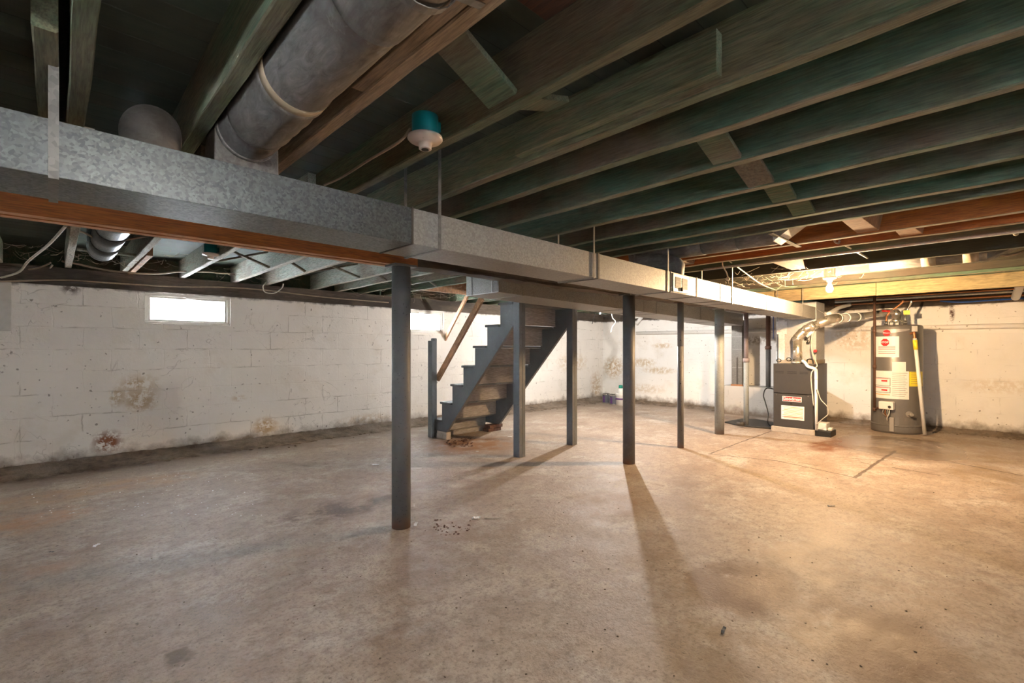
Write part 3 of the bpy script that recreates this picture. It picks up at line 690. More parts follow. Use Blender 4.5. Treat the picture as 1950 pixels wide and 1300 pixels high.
# ================================================================== MAIN DUCT
def yf(x): return 1.83 - 0.0092*(x + 0.1)
def zbot(x): return 1.628 - 0.009*(x + 0.1)
DH, DW = 0.159, 0.285
def duct_x(px): 
    # X on the duct's front plane for a pixel column
    d = ray(px, HY); s_ = (1.83 - 0.0092*0.1) / (d.y + 0.0092*d.x); return d.x * s_
def dhex(bm, xa, xb, g=0.0, fn_y=yf, fn_z=zbot, w=DW, h=DH):
    P = []
    for x in (xa, xb):
        y, z = fn_y(x), fn_z(x)
        P.append([Vector((x, y-g, z-g)), Vector((x, y+w+g, z-g)), Vector((x, y+w+g, z+h+g)), Vector((x, y-g, z+h+g))])
    hexa(bm, P[0], P[1])
XD = 7.50
duct = thing('main_duct', 'long rectangular galvanized trunk duct crossing the whole room', 'duct', (2.5, yf(2.5)+0.14, zbot(2.5)))
cuts = [X0+0.3] + [duct_x(p) for p in (785, 1140, 1277, 1327, 1372, 1460)] + [XD]
for k, (xa, xb) in enumerate(zip(cuts, cuts[1:])):
    s = B(); dhex(s, xa, xb - 0.004)
    obj('duct_section', s, galv if k < 1 else galv_warm, duct, bevel=0.002)
for k, xq in enumerate(cuts[1:-1]):
    s = B(); dhex(s, xq-(0.004 if k in (0, 2) else 0.012), xq+0.005, 0.003); obj('drive_cleat', s, seam_dark, duct)
# register
xr0, xr1 = duct_x(1280), duct_x(1310)
def dbox(bm, xa, xb, z0, z1, y0, y1):
    P = []
    for x in (xa, xb):
        y, z = yf(x), zbot(x)
        P.append([Vector((x, y+y0, z+z0)), Vector((x, y+y1, z+z0)), Vector((x, y+y1, z+z1)), Vector((x, y+y0, z+z1))])
    hexa(bm, P[0], P[1])
s = B(); dbox(s, xr0, xr1, 0.006, 0.150, -0.010, 0.002)
reg = obj('vent_register', s, galv_pale, duct, bevel=0.003); reg['label'] = 'tan metal vent register with dark louvres'
s = B(); wq = xr1 - xr0
for a0, a1 in ((0.12, 0.46), (0.54, 0.88)):
    dbox(s, xr0+wq*a0, xr0+wq*a1, 0.035, 0.125, -0.0115, -0.009)
obj('opening', s, black, reg)
s = B()
for a0, a1 in ((0.12, 0.46), (0.54, 0.88)):
    for i in range(9):
        z = 0.038 + i*0.0098; dbox(s, xr0+wq*a0, xr0+wq*a1, z, z+0.0045, -0.0155, -0.011)
obj('louvre', s, seam_dark, reg)
s = B(); dbox(s, xr0+wq*0.47, xr0+wq*0.53, 0.018, 0.045, -0.024, -0.010); obj('lever', s, seam_dark, reg)
# hanger straps of the duct
def strap(px, label, snap=True, xoff=0.0, w=0.016, mat=strap_m, up=None):
    x = duct_x(px) + xoff; jx = min((q[0] for q in RB), key=lambda q: abs(q - x)); x = jx if snap and abs(jx - x) < 0.13 else x
    up = up or (ZJ+0.004 if x == jx else ZC-0.001); y, z = yf(x), zbot(x); bm = B(); e = 0.0045
    box(bm, x-w/2, x+w/2, y-e-0.002, y-e+0.001, z-e, up)
    box(bm, x-w/2, x+w/2, y-e-0.002, y+0.035, z-e-0.002, z-e+0.0005)
    box(bm, x-w/2, x+w/2, y+DW+e, y+DW+e+0.003, z-e, up); box(bm, x-w/2, x+w/2, y+0.035, y+DW+e+0.003, z-e-0.002, z-e+0.0005)
    return tag(obj('duct_strap', bm, mat), label, 'strap', 'metal straps that hang the main duct')
strap(102, 'wide metal strap round the duct at the far left', False, w=0.022, up=ZJ+0.05)
strap(836, 'thin metal strap round the duct just right of its first seam')
strap(1122, 'thin strap round the duct in the middle, left of the second seam')
strap(1264, 'thin strap round the duct just left of the vent register')
strap(1388, 'thin strap on the brightly lit stretch of the duct')
strap(1523, 'thin strap near the furnace end of the duct')

# take-off collar and big round duct in the joist bay
PX, PZ, PR = 0.520, 1.950, 0.100
rd = thing('round_duct', 'big dusty round galvanized duct rising from the trunk duct toward the camera', 'duct', (PX, 1.9, zbot(0.5)+DH))
s = B()
zt = zbot(PX) + DH + 0.001
lo = [Vector((PX-0.110, yf(PX)+0.115, zt)), Vector((PX+0.108, yf(PX)+0.115, zt)), Vector((PX+0.108, yf(PX)+0.275, zt)), Vector((PX-0.110, yf(PX)+0.275, zt))]
hi = [Vector((PX-0.105, yf(PX)+0.115, PZ+0.108)), Vector((PX+0.103, yf(PX)+0.115, PZ+0.108)), Vector((PX+0.103, yf(PX)+0.24, PZ+0.108)), Vector((PX-0.105, yf(PX)+0.24, PZ+0.108))]
hexa(s, lo, hi); obj('takeoff_boot', s, galv_dusty, rd, bevel=0.004)
ys = [yf(PX)+0.13, 1.80, 1.45, 1.00, 0.35, -0.15, -1.2]
for k in range(len(ys)-1):
    s = B(); rr = PR + (0.003 if k % 2 else 0); n = max(6, int(abs(ys[k]-ys[k+1])/0.03))
    pts, rs = [], []
    rnd = random.Random(k)
    for i in range(n+1):
        pts.append(Vector((PX, ys[k] + (ys[k+1]-ys[k]-0.01*0)*i/n, PZ))); rs.append(rr + (0.0022 if k in (0, 1) and i % 3 == 1 else 0) + rnd.uniform(-0.0008, 0.0008))
    tube(s, pts, rs, 40); obj('pipe_section', s, galv_dusty, rd)
for yy, r_, m_ in ((yf(PX)+0.108, 0.006, copper), (1.45, 0.004, tape_m)):
    s = B(); tube(s, [(PX, yy-0.012 if m_ is copper else yy-0.022, PZ), (PX, yy+0.012 if m_ is copper else yy+0.022, PZ)], PR + r_, 40)
    o = obj('band' if m_ is tape_m else 'collar_ring', s, m_ if m_ is tape_m else galv_dusty, rd)
# strap under the pipe at top
b = B(); yy = onX(925, 42, 0.71).y
pts = [Vector((0.70, yy-0.0, ZJ-0.004))] + [Vector((PX + (PR+0.012)*math.cos(a_), yy, PZ + (PR+0.012)*math.sin(a_))) for a_ in [(-20 - i*14)*PI/180 for i in range(11)]]
for p_, q_ in zip(pts, pts[1:]): bar(b, p_, q_, 0.022, 0.0025, up=(0.0, 0.02, 1) if abs((q_-p_).z) < abs((q_-p_).x) else (1, 0, 0))
tag(obj('pipe_strap', b, strap_m), 'metal strap slung under the big round duct at the top of the picture', 'strap')
# elbow of the far run on top of trunk duct
fr = thing('far_round_duct', 'round galvanized duct in sections going from trunk duct to left wall', 'duct', (0.30, 3.0, 1.85))
s = B(); xq = 0.240; zt = zbot(xq)+DH
tube(s, smooth_path([(xq, yf(xq)+0.17, zt), (xq, yf(xq)+0.17, zt+0.04), (xq, yf(xq)+0.20, zt+0.10), (xq+0.02, yf(xq)+0.29, zt+0.145), (xq+0.04, yf(xq)+0.45, zt+0.150), (xq+0.045, 2.66, zt+0.155)], 5), 0.084, 32)
obj('elbow', s, galv_dusty, fr)
ys = [2.64, 3.0, 3.45, 4.05, 4.55, 4.95]
for k in range(5):
    s = B(); tube(s, [(0.285, ys[k], 1.945), (0.285, ys[k+1]+0.02, 1.945)], [0.096, 0.090], 32); obj('pipe_section', s, galv, fr)
s = B(); tube(s, [(0.285, 4.94, 1.945), (0.285, 5.03, 1.945), (0.285, 5.08, 1.98), (0.285, 5.1, 2.05), (0.285, 5.1, 2.118)], [0.09, 0.09, 0.092, 0.09, 0.09], 32); obj('elbow', s, galv, fr)

# ================================================================== SECOND DUCT (return)
def y2(x): return 3.02 - 0.004*(x-2.8)
def z2(x): return 1.640 - 0.018*(x-2.8)
D2 = thing('return_duct', 'second wide rectangular duct running above the stairs, blue grey cut end', 'duct', (5, 3.2, z2(5)))
xa = onY(950, 557, 3.02).x
cc = [xa, xa+0.30, 5.15, 5.45, 6.7, 8.30]
for k, (p_, q_) in enumerate(zip(cc, cc[1:])):
    s = B(); dhex(s, p_, q_-0.004, 0, y2, z2, 0.45, 0.185); obj('duct_section', s, galv_warm, D2, bevel=0.002)
for p_ in cc[1:-1]:
    s = B(); dhex(s, p_-0.008, p_+0.006, 0.004, y2, z2, 0.45, 0.185); obj('drive_cleat', s, galv_warm, D2)
s = B(); e = 0.0025; zz = z2(xa)
for yy in (y2(xa)+0.085, y2(xa)+0.365): box(s, xa-0.008, xa+0.0, yy-0.004, yy+0.004, zz+0.004, zz+0.180)
box(s, xa-0.006, xa, y2(xa), y2(xa)+0.45, zz, zz+0.006)
obj('end_seam', s, galv_pale, D2)
# straps
for k, xq in enumerate((4.75, 7.2)):
    b = B(); box(b, xq-0.01, xq+0.01, y2(xq)-0.003, y2(xq)+0.0005, z2(xq)-0.003, ZJ+0.03); box(b, xq-0.01, xq+0.01, y2(xq)-0.003, y2(xq)+0.4525, z2(xq)-0.003, z2(xq)+0.0005); box(b, xq-0.01, xq+0.01, y2(xq)+0.4495, y2(xq)+0.4525, z2(xq)-0.003, ZJ+0.03)
    tag(obj('duct_strap', b, strap_m), ['thin strap under the return duct above the stairs', 'thin strap under the return duct near the block ledge'][k], 'strap')
# vertical sheet metal duct on the ledge
a = onX(1393, 680, 8.60); c = onX(1413, 680, 8.60)
vd = thing('riser_duct', 'upright dull grey sheet metal duct standing on the block ledge', 'duct', (8.72, (a.y+c.y)/2, LZ))
s = B(); box(s, 8.60, 8.88, c.y, a.y, LZ+0.012, z2(8.3)+0.11); obj('duct_section', s, M_galv('riser_sheet_metal', (0.13, 0.12, 0.11), (0.19, 0.18, 0.16), 0.5, 0.2, 90.0), vd, bevel=0.003)
s = B(); m_ = a.y*0.45 + c.y*0.55
box(s, 8.594, 8.60, m_-0.012, m_+0.012, LZ+0.02, 1.0); obj('slot', s, seam_dark, vd)
s = B(); box(s, 8.592, 8.888, c.y-0.008, a.y+0.008, LZ, LZ+0.03); obj('base_flange', s, copper, vd)
s = B(); 
for z in (0.82, 1.14, 1.36): box(s, 8.597, 8.883, c.y-0.003, a.y+0.003, z, z+0.006)
obj('joint', s, galv_warm, vd)

# ================================================================== STAIRS
st = thing('staircase', 'grey painted wooden staircase rising toward the camera under the return duct', 'stairs', (4.1, 4.5, 0))
XS0, XS1 = 3.58, 4.52
RISE, RUN, YN0 = 0.2375, 0.220, 5.22     # first nosing
NT_ = 8
def stringer(x0_, x1_):
    bm = B(); slope = RISE/RUN; yb_ = 4.885
    def low(y): return 0.095 if y >= yb_ else 0.095 + (yb_ - y)*slope
    for k in range(NT_):
        ya = YN0 - 0.022 - RUN*k; yc = ya - (RUN if k < NT_-1 else 0.07); z = RISE*(k+1) - 0.03 if k < NT_-1 else 1.885
        cuts_ = [ya] + ([yb_] if yc < yb_ < ya else []) + [yc]
        for p_, q_ in zip(cuts_, cuts_[1:]):
            lo = [Vector((x0_, p_, low(p_))), Vector((x1_, p_, low(p_))), Vector((x1_, q_, low(q_))), Vector((x0_, q_, low(q_)))]
            hexa(bm, lo, [Vector((v.x, v.y, z)) for v in lo])
    bmesh.ops.remove_doubles(bm, verts=bm.verts[:], dist=0.0004)
    return bm
obj('stringer', stringer(XS0, XS0+0.035), stair_paint, st); obj('stringer', stringer(XS1-0.035, XS1), stair_paint, st)
for k in range(NT_ - 1):
    z = RISE*(k+1); y = YN0 - RUN*k
    s = B(); box(s, XS0-0.022, XS1+0.02, y-RUN-0.012, y+0.0, z-0.029, z); obj('tread', s, stair_paint, st, bevel=0.009)
    s = B(); box(s, XS0+0.035, XS1-0.035, y-0.05, y-0.032, (z-RISE if k else 0.06), z-0.03); obj('riser', s, riser_wood, st)
s = B(); box(s, XS0+0.035, XS1-0.035, YN0-RUN*7-0.05, YN0-RUN*7-0.032, RISE*7, ZC-0.005); obj('riser', s, riser_wood, st)
s = B(); box(s, XS0-0.01, XS1, YN0-0.14, YN0-0.02, 0.0, 0.060); obj('sill_plank', s, riser_wood, st, bevel=0.004)
s = B(); box(s, XS0-0.01, XS0+0.06, 4.87, YN0-0.145, 0.0, 0.094); obj('footing', s, conc_lt, st, bevel=0.006)
for k, yy in enumerate((4.98,)):
    s = B(); box(s, XS1-0.20, XS1+0.04, yy-0.06, yy+0.06, 0.0, 0.046); box(s, XS1-0.18, XS1+0.06, yy-0.07, yy+0.05, 0.048, 0.094)
    tag(obj('brick_stack', s, brick_m, bevel=0.006), 'two dark bricks propping the far side of the stairs', 'bricks')
# newel
nw = onZ(824, 832)
nt = thing('newel_post', 'blue grey painted newel post at the foot of the stairs', 'post', (nw.x, nw.y, 0))
s = B(); box(s, nw.x-0.045, nw.x+0.0, nw.y-0.045, nw.y+0.045, 0.0, 1.255); obj('post_board', s, stair_paint, nt, bevel=0.004)
s = B(); box(s, nw.x+0.001, nw.x+0.05, nw.y-0.03, nw.y+0.05, 0.0, 1.29); obj('post_board', s, stair_paint, nt, bevel=0.012)
# support posts of the stair top
for px, py, lab, sx in ((989, 869, 'grey square wooden post under the near side of the stair top', 0.045), (1089, 846, 'dark square wooden post under the far side of the stair top', 0.045)):
    p = onZ(px, py); t = thing('wooden_post', lab, 'post', (p.x, p.y, 0), 'square wooden posts under the stair top')
    s = B(); box(s, p.x-0.046, p.x-0.001, p.y-0.045, p.y+0.045, 0, ZJ-0.001); obj('post_board', s, stair_paint, t, bevel=0.003)
    s = B(); box(s, p.x+0.001, p.x+0.046, p.y-0.045, p.y+0.045, 0, ZJ-0.001); obj('post_board', s, stair_paint, t, bevel=0.003)
# rails
def rail(a, b_, label, w=0.035, t=0.075):
    s = B(); bar(s, a, b_, w, t, up=(0,0,1)); return tag(obj('stair_rail', s, wood_rail, bevel=0.003), label, 'handrail')
A_ = onX(833, 722, nw.x+0.068); C_ = onX(918, 567, nw.x+0.068)
rail(A_, C_, 'brown wooden rail board slanting up from the newel post')
A_ = onX(838, 664, 4.60); C_ = onX(890, 562, 4.60)
rail(A_, C_, 'thinner brown rail board on the far side of the stairs, toward the left wall', 0.03, 0.06)

# ================================================================== FURNACE
FX, FY0, FY1 = 7.25, 1.725, 2.215; FB, FT = 0.075, 0.945
fu = thing('furnace', 'dark grey gas furnace with red logo and white label on a concrete pad', 'furnace', (7.6, 1.97, FB-0.0))
s = B(); box(s, FX, 7.95, FY0, FY1, FB, FT); obj('cabinet', s, furn_grey, fu, bevel=0.004)
ZS = 0.535
s = B(); box(s, FX-0.014, FX+0.0, FY0+0.006, FY1-0.006, ZS+0.006, FT-0.004); up_ = obj('upper_door', s, furn_grey, fu, bevel=0.004)
s = B(); box(s, FX-0.014, FX+0.0, FY0+0.006, FY1-0.006, FB+0.004, ZS-0.004); lo_ = obj('lower_door', s, furn_grey, fu, bevel=0.004)
def fpy(px): return FY1 - (px - 1476.5) / (1548.5 - 1476.5) * (FY1 - FY0)
s = B()
for a0, a1 in ((1481, 1496.5), (1503, 1520), (1525, 1540)):
    for z in (0.838, 0.818): box(s, FX-0.0165, FX-0.0140, fpy(a1), fpy(a0), z-0.005, z+0.004)
obj('louvre', s, black, up_)
XF = FX - 0.014
s = B(); box(s, XF-0.002, XF, fpy(1528.5), fpy(1494), 0.430, 0.500); lg = obj('logo_plate', s, paper, lo_, bevel=0.001)
s = B(); box(s, XF-0.003, XF-0.002, fpy(1527.5), fpy(1495), 0.436, 0.494); obj('logo_field', s, red_m, lg)
def text_mesh(name, txt, size, loc, rot, mat, parent, ext=0.0008, ax='CENTER', bold=0.0):
    cu = bpy.data.curves.new(name, 'FONT'); cu.body = txt; cu.size = size; cu.extrude = ext; cu.align_x = 'CENTER'; cu.align_y = 'CENTER'; cu.offset = bold
    o = bpy.data.objects.new(name, cu); COL.objects.link(o)
    dg = bpy.context.evaluated_depsgraph_get(); me = bpy.data.meshes.new_from_object(o.evaluated_get(dg))
    bpy.data.objects.remove(o, do_unlink=True); bpy.data.curves.remove(cu)
    me.materials.clear(); me.materials.append(mat)
    m = bpy.data.objects.new(name, me); COL.objects.link(m); m.parent = parent
    m.location = Vector(loc) - wloc(parent); m.rotation_euler = rot; WL[m.name] = Vector(loc)
    return m
RF = (PI/2, 0, -PI/2)     # faces -X
text_mesh('logo_lettering', 'Goodman', 0.056, (XF-0.0036, (fpy(1528.5)+fpy(1494))/2, 0.466), RF, paper, lg, bold=0.0015)
s = B(); box(s, XF-0.002, XF, fpy(1533), fpy(1492), 0.185, 0.372); lb = obj('warning_label', s, paper, lo_)
s = B()
for i in range(9):
    z = 0.355 - i*0.0185
    box(s, XF-0.003, XF-0.002, fpy(1531), fpy(1494 + (3 if i % 3 else 0)), z-0.0045, z+0.001)
obj('printed_line', s, orange_m, lb)
s = B(); box(s, XF-0.0032, XF-0.002, fpy(1531), fpy(1494), 0.215, 0.221); obj('red_line', s, red_m, lb)
s = B(); tube(s, [(XF-0.010, fpy(1510), 0.405), (XF, fpy(1510), 0.405)], 0.012, 14); obj('sight_glass', s, black, lo_)
s = B()
for px in (1483, 1540): tube(s, [(XF-0.006, fpy(px), ZS-0.018), (XF, fpy(px), ZS-0.018)], 0.007, 10)
obj('screw', s, chrome, lo_)
s = B(); box(s, FX-0.03, 7.97, FY0-0.02, FY1+0.02, 0.0, FB); tag(obj('concrete_pad', s, conc_lt, bevel=0.006), 'low pale concrete block pad under the furnace', 'pad')
# plenum
pl = thing('plenum', 'tall sheet metal supply plenum between the furnace top and the trunk duct', 'plenum', (7.75, 1.98, FT))
s = B(); box(s, 7.505, 7.95, 1.755, 2.22, FT+0.004, 1.80); obj('plenum_box', s, plen_grey, pl, bevel=0.004)
s = B(); box(s, 7.499, 7.956, 1.750, 2.226, FT+0.001, FT+0.055); obj('flange', s, wood_tan if False else tape_m, pl)
s = B(); box(s, 7.49, 7.505, 2.14, 2.22, 0.99, 1.56); obj('corner_angle', s, galv_pale, pl)
s = B(); box(s, 7.482, 7.4895, 2.11, 2.24, 1.36, 1.54); obj('bracket', s, galv_pale, pl)
# flue pipe
fl = thing('flue_pipe', 'shiny aluminium flue pipe elbowing up from the furnace to the right wall', 'pipe', (7.36, 1.93, FT))
P0 = Vector((7.37, 1.945, FT)); P1 = Vector((7.37, 1.945, 1.27)); P2 = Vector((7.37, 1.92, 1.335))
P3 = onX(1535, 626, 7.40); P4 = onX(1577, 609, 7.50); P5 = onX(1590, 606, 7.62); P6 = onX(1652, 602, 8.98)
s = B(); tube(s, [P0, P1], 0.056, 28); obj('pipe_section', s, foil, fl)
s = B(); tube(s, smooth_path([P1, P1 + Vector((0,0,0.03)), P2.lerp(P3, 0.25), P2.lerp(P3, 0.6)], 4), 0.060, 28); obj('elbow', s, foil, fl)
s = B(); tube(s, [P2.lerp(P3, 0.5), P3, P4], 0.054, 28); obj('pipe_section', s, foil, fl)
s = B(); tube(s, smooth_path([P3.lerp(P4, 0.55), P4, P5, P5.lerp(P6, 0.08)], 5), 0.062, 28); obj('elbow', s, foil, fl)
s = B(); tube(s, [P5, P6], 0.060, 28); obj('pipe_section', s, galv_pale, fl)
for k, f_ in enumerate((0.07, 0.30, 0.62)):
    q_ = P5.lerp(P6, f_); d_ = (P6-P5).normalized(); s = B(); tube(s, [q_ - d_*0.02, q_ + d_*0.02], 0.068, 28); obj('clamp_band', s, white_pl, fl)
for p_, q_ in ((P1, P1+Vector((0,0,0.03))), (P3.lerp(P4, 0.15), P3.lerp(P4, 0.4)), (P0 + Vector((0,0,0.005)), P0 + Vector((0,0,0.03)))):
    s = B(); tube(s, [p_, q_], 0.0635, 28); obj('joint_band', s, foil, fl)
# strap & white vent hose by the flue
s = B(); bar(s, onX(1553, 587, 7.46), onX(1580, 603, 7.46), 0.02, 0.003, up=(0,1,1)); tag(obj('flue_strap', s, strap_m), 'thin metal strap from the duct end to the flue elbow', 'strap')
A_ = onX(1578, 597, 7.75); C_ = onX(1618, 580, 8.6)
s = B(); tube(s, smooth_path([A_, A_.lerp(C_, 0.45) + Vector((0,0,0.02)), C_], 5), 0.026, 16); tag(obj('vent_hose', s, white_pl), 'white plastic hose rising from the flue elbow toward the joists', 'hose')
# condensate parts
cv = thing('condensate_line', 'white plastic drain pipe looping off the furnace top down to a black tray', 'pipe', (7.22, 1.70, 0.02))
s = B(); tube(s, smooth_path([(7.30, FY0+0.14, FT+0.04), (7.26, FY0+0.10, FT+0.02), (7.20, FY0+0.05, FT-0.03), (7.20, FY0-0.02, FT-0.055), (7.215, FY0-0.035, FT-0.09), (7.22, FY0-0.036, FT-0.2)], 5), 0.020, 14); obj('drain_elbow', s, white_pl, cv)
s = B(); tube(s, [(7.22, FY0-0.036, FT-0.15), (7.22, FY0-0.04, 0.08)], 0.018, 14); obj('drain_pipe', s, white_pl, cv)
s = B(); tube(s, smooth_path([(7.34, FY0+0.10, FT+0.005), (7.33, FY0+0.09, FT+0.06), (7.32, FY0+0.03, FT+0.06), (7.32, FY0+0.02, FT+0.01)], 5), 0.009, 10); obj('rubber_trap', s, black, cv)
for k, (px, py) in enumerate(((1483, 686), (1502, 684))):
    c_ = onX(px, py, 7.30); s = B(); ring = [c_ + Vector((0, math.cos(a_)*0.028, math.sin(a_)*0.022)) for a_ in [i*2*PI/12 for i in range(13)]]
    tube(s, ring, 0.006, 8); tag(obj('gas_fitting' if k else 'drain_fitting', s, black), ['small black ring fitting on the left corner of the furnace top', 'small black ring fitting left of the flue on the furnace top'][k], 'fitting')
tr = thing('condensate_pump', 'black tray with a white pump box on the floor at the furnace corner', 'pump', (7.18, 1.62, 0))
q = onZ(1568, 831)
s = B(); box(s, q.x-0.02, q.x+0.25, q.y-0.09, q.y+0.16, 0.0, 0.075); obj('tray', s, black, tr, bevel=0.006)
s = B(); box(s, q.x+0.03, q.x+0.20, q.y-0.03, q.y+0.09, 0.076, 0.17); obj('pump_box', s, white_pl, tr, bevel=0.008)
s = B(); box(s, q.x+0.06, q.x+0.16, q.y-0.08, q.y-0.035, 0.076, 0.11); obj('float_cover', s, white_pl, tr, bevel=0.006)
def cable(name, pts, r, mat, label, cat='cable', sub=6, group=None):
    s = B(); tube(s, smooth_path(pts, sub), r, 8); return tag(obj(name, s, mat), label, cat, group)
X7 = 7.14
cable('thin_tube', [(7.22, FY0-0.04, 0.60), (7.205, FY0-0.045, 0.60), onX(1557, 742, X7), onX(1563, 760, X7), onX(1576, 775, X7), onX(1577, 788, X7), onX(1567, 797, X7), (7.205, FY0-0.04, 0.155), (7.22, FY0-0.04, 0.15)], 0.005, cable_w, 'thin clear tube bowing out right of the furnace drain pipe', 'tube')
cable('furnace_cable', [onX(1553, 625, 7.44), onX(1546, 640, 7.42), onX(1545, 662, 7.40), onX(1552, 684, 7.3), onX(1556, 696, 7.2), onX(1551, 702, 7.2), (7.21, FY0+0.02, 0.78), (7.21, FY0-0.01, 0.4)], 0.007, cable_w, 'white cable hanging from the flue elbow past the furnace corner')
vl = thing('gas_valve', 'red handled valve on a brass gas line in front of plenum', 'valve', onX(1553, 668, 7.47))
c_ = onX(1553, 668, 7.45); s = B(); tube(s, [c_, c_ + Vector((-0.022, 0, 0))], 0.020, 14); obj('handle', s, red_m, vl)
s = B(); tube(s, [c_ + Vector((0.0, 0, 0)), c_ + Vector((0.06, 0, 0))], 0.010, 10); obj('stem', s, brown_pipe, vl)
ds = thing('draft_switch', 'white cylinder with dark wires below the flue elbow', 'switch', onX(1541, 634, 7.44))
s = B(); tube(s, [onX(1536, 641, 7.45), onX(1547, 629, 7.45)], 0.026, 16); obj('housing', s, white_pl, ds)
for px, py in ((1534, 645), (1538, 652)):
    s = B(); sphere(s, onX(px, py, 7.46), 0.014); obj('wire_nut', s, black, ds)
s = B(); tube(s, smooth_path([onX(1534, 644, 7.46), onX(1539, 648, 7.45), onX(1536, 652, 7.45), onX(1541, 653, 7.46), onX(1544, 640, 7.46)], 4), 0.005, 8); obj('wire', s, black, ds)
# outlet box and cords
ox = thing('outlet_box', 'small pale outlet box on the side of the block ledge by the furnace', 'outlet', onX(1472, 737, 8.2))
c_ = onX(1472, 738, 7.6)
s = B(); box(s, c_.x-0.02, c_.x+0.03, FY1+0.001, FY1+0.065, c_.z-0.05, c_.z+0.055); obj('cover', s, white_pl, ox, bevel=0.005)
cable('power_cord', [(c_.x, FY1+0.06, c_.z-0.03), onX(1460, 739, 7.6), onX(1454, 752, 7.6), onX(1458, 768, 7.5), onX(1463, 788, 7.45), onX(1462, 803, 7.4), onZ(1468, 812, 0.015), onZ(1475, 819, 0.01)], 0.008, black, 'black power cord drooping from the outlet box to the floor')
c1 = onX(1480, 640, 7.62)
cable('metal_conduit', [(c1.x, c1.y, ZC-0.001), (c1.x, c1.y, 1.4), (c1.x, c1.y, c_.z+0.05)], 0.016, galv_pale, 'thin vertical conduit down the left side of the furnace', 'conduit')
c1 = onX(1475.5, 640, 7.7)
cable('blue_tube', [(c1.x, c1.y+0.02, ZC-0.001), (c1.x, c1.y+0.02, 1.45), (c1.x, c1.y+0.02, 1.3)], 0.006, blue_m, 'short thin blue tube left of the furnace conduit', 'tube')
# dark sheet on floor
ps = [onZ(1380, 805), onZ(1412, 799), onZ(1440, 800), onZ(1474, 806), onZ(1474, 817), onZ(1440, 815), onZ(1405, 811)]
ps = [Vector((min(p.x, LX-0.01), p.y, 0)) for p in ps]
s = B(); vb = [s.verts.new((p.x, p.y, 0.001)) for p in ps]; vt = [s.verts.new((p.x, p.y, 0.022)) for p in ps]
s.faces.new(vb); s.faces.new(list(reversed(vt)))
for i in range(len(ps)): j = (i+1) % len(ps); s.faces.new((vb[i], vb[j], vt[j], vt[i]))
tag(obj('rubber_sheet', s, dark_sheet, bevel=0.004), 'black rubber sheet on the floor in front of the block ledge', 'mat')
s = B(); p_ = onZ(1410, 811, 0.022); tube(s, [(p_.x, p_.y-0.05, 0.054), (p_.x, p_.y+0.05, 0.054)], 0.031, 16); tag(obj('pipe_stub', s, seam_dark), 'dark pipe stub lying on the black sheet', 'pipe')

# ================================================================== WATER HEATER
HC = Vector((8.02, 1.00, 0)); HR = 0.285
# put its axis on the picture column of the heater
c_ = onZ(1707, 826); d_ = Vector((c_.x, c_.y, 0)).normalized(); HC = Vector((c_.x, c_.y, 0)) + d_ * 0.28
HT = 1.475
wh = thing('water_heater', 'grey tank water heater with red logo and STOP label in a damp patch', 'water heater', (HC.x, HC.y, 0))
s = B(); lathe(s, HC, [(HR*0.98, 0.0), (HR, 0.03), (HR, HT-0.03), (HR-0.01, HT-0.008), (HR-0.03, HT)], 64); obj('tank', s, heater_m, wh)
s = B(); lathe(s, HC, [(HR+0.001, 0.095), (HR+0.006, 0.10), (HR+0.006, 0.115), (HR+0.001, 0.12)], 64); obj('base_ring', s, heater_m, wh)
th0 = math.atan2(-HC.y, -HC.x)      # direction to the camera
kx = 6.35 / F
def hth(px):      # angle on the tank for a picture column
    return th0 - math.asin(max(-0.99, min(0.99, (1707.5 - px) * kx / HR)))
dsurf = 6.13
def hz(py): return H + (HY - py) * dsurf / F
def patch(bm, px0, px1, py0, py1, off, n=8, th=0.001):
    a0, a1 = hth(px0), hth(px1); z1, z0 = hz(py0), hz(py1); R0, R1 = HR + off, HR + off + th
    rows = []
    for i in range(n+1):
        a_ = a0 + (a1-a0)*i/n; c0, s0 = math.cos(a_), math.sin(a_)
        rows.append([bm.verts.new((HC.x + R*c0, HC.y + R*s0, z)) for R, z in ((R0, z0), (R0, z1), (R1, z1), (R1, z0))])
    for p_, q_ in zip(rows, rows[1:]):
        for j in range(4): bm.faces.new((p_[j], p_[(j+1)%4], q_[(j+1)%4], q_[j]))
    bm.faces.new(rows[0]); bm.faces.new(list(reversed(rows[-1])))
def hp(name, args, mat, parent=wh, off=0.0005):
    s = B(); patch(s, *args, off); return obj(name, s, mat, parent)
# arched light band at the top
s = B(); rows = []
for i in range(25):
    px = 1668 + (1727-1668)*i/24; a_ = hth(px); t01 = abs((i-12)/12.0); zt_, zl_ = hz(624.5), hz(632 - 5.0*t01**2)
    rows.append([s.verts.new((HC.x + R*math.cos(a_), HC.y + R*math.sin(a_), z)) for R, z in ((HR+.0005, zl_), (HR+.0005, zt_), (HR+.0016, zt_), (HR+.0016, zl_))])
for p_, q_ in zip(rows, rows[1:]):
    for j in range(4): s.faces.new((p_[j], p_[(j+1)%4], q_[(j+1)%4], q_[j]))
obj('arched_band', s, heater_lt, wh)
def disc(bm, px, py, rad, off, n=24, th=0.001, rot=0.0):
    a_ = hth(px); u = Vector((-math.sin(a_), math.cos(a_), 0)); w_ = Vector((math.cos(a_), math.sin(a_), 0)); c0 = Vector((HC.x, HC.y, hz(py))) + w_*(HR+off)
    F0 = [bm.verts.new(c0 + u*rad*math.cos(2*PI*k/n + rot) + Vector((0,0,1))*rad*math.sin(2*PI*k/n + rot)) for k in range(n)]
    F1 = [bm.verts.new(v.co + w_*th) for v in F0]
    bm.faces.new(F0); bm.faces.new(list(reversed(F1)))
    for k in range(n): bm.faces.new((F0[k], F0[(k+1)%n], F1[(k+1)%n], F1[k]))
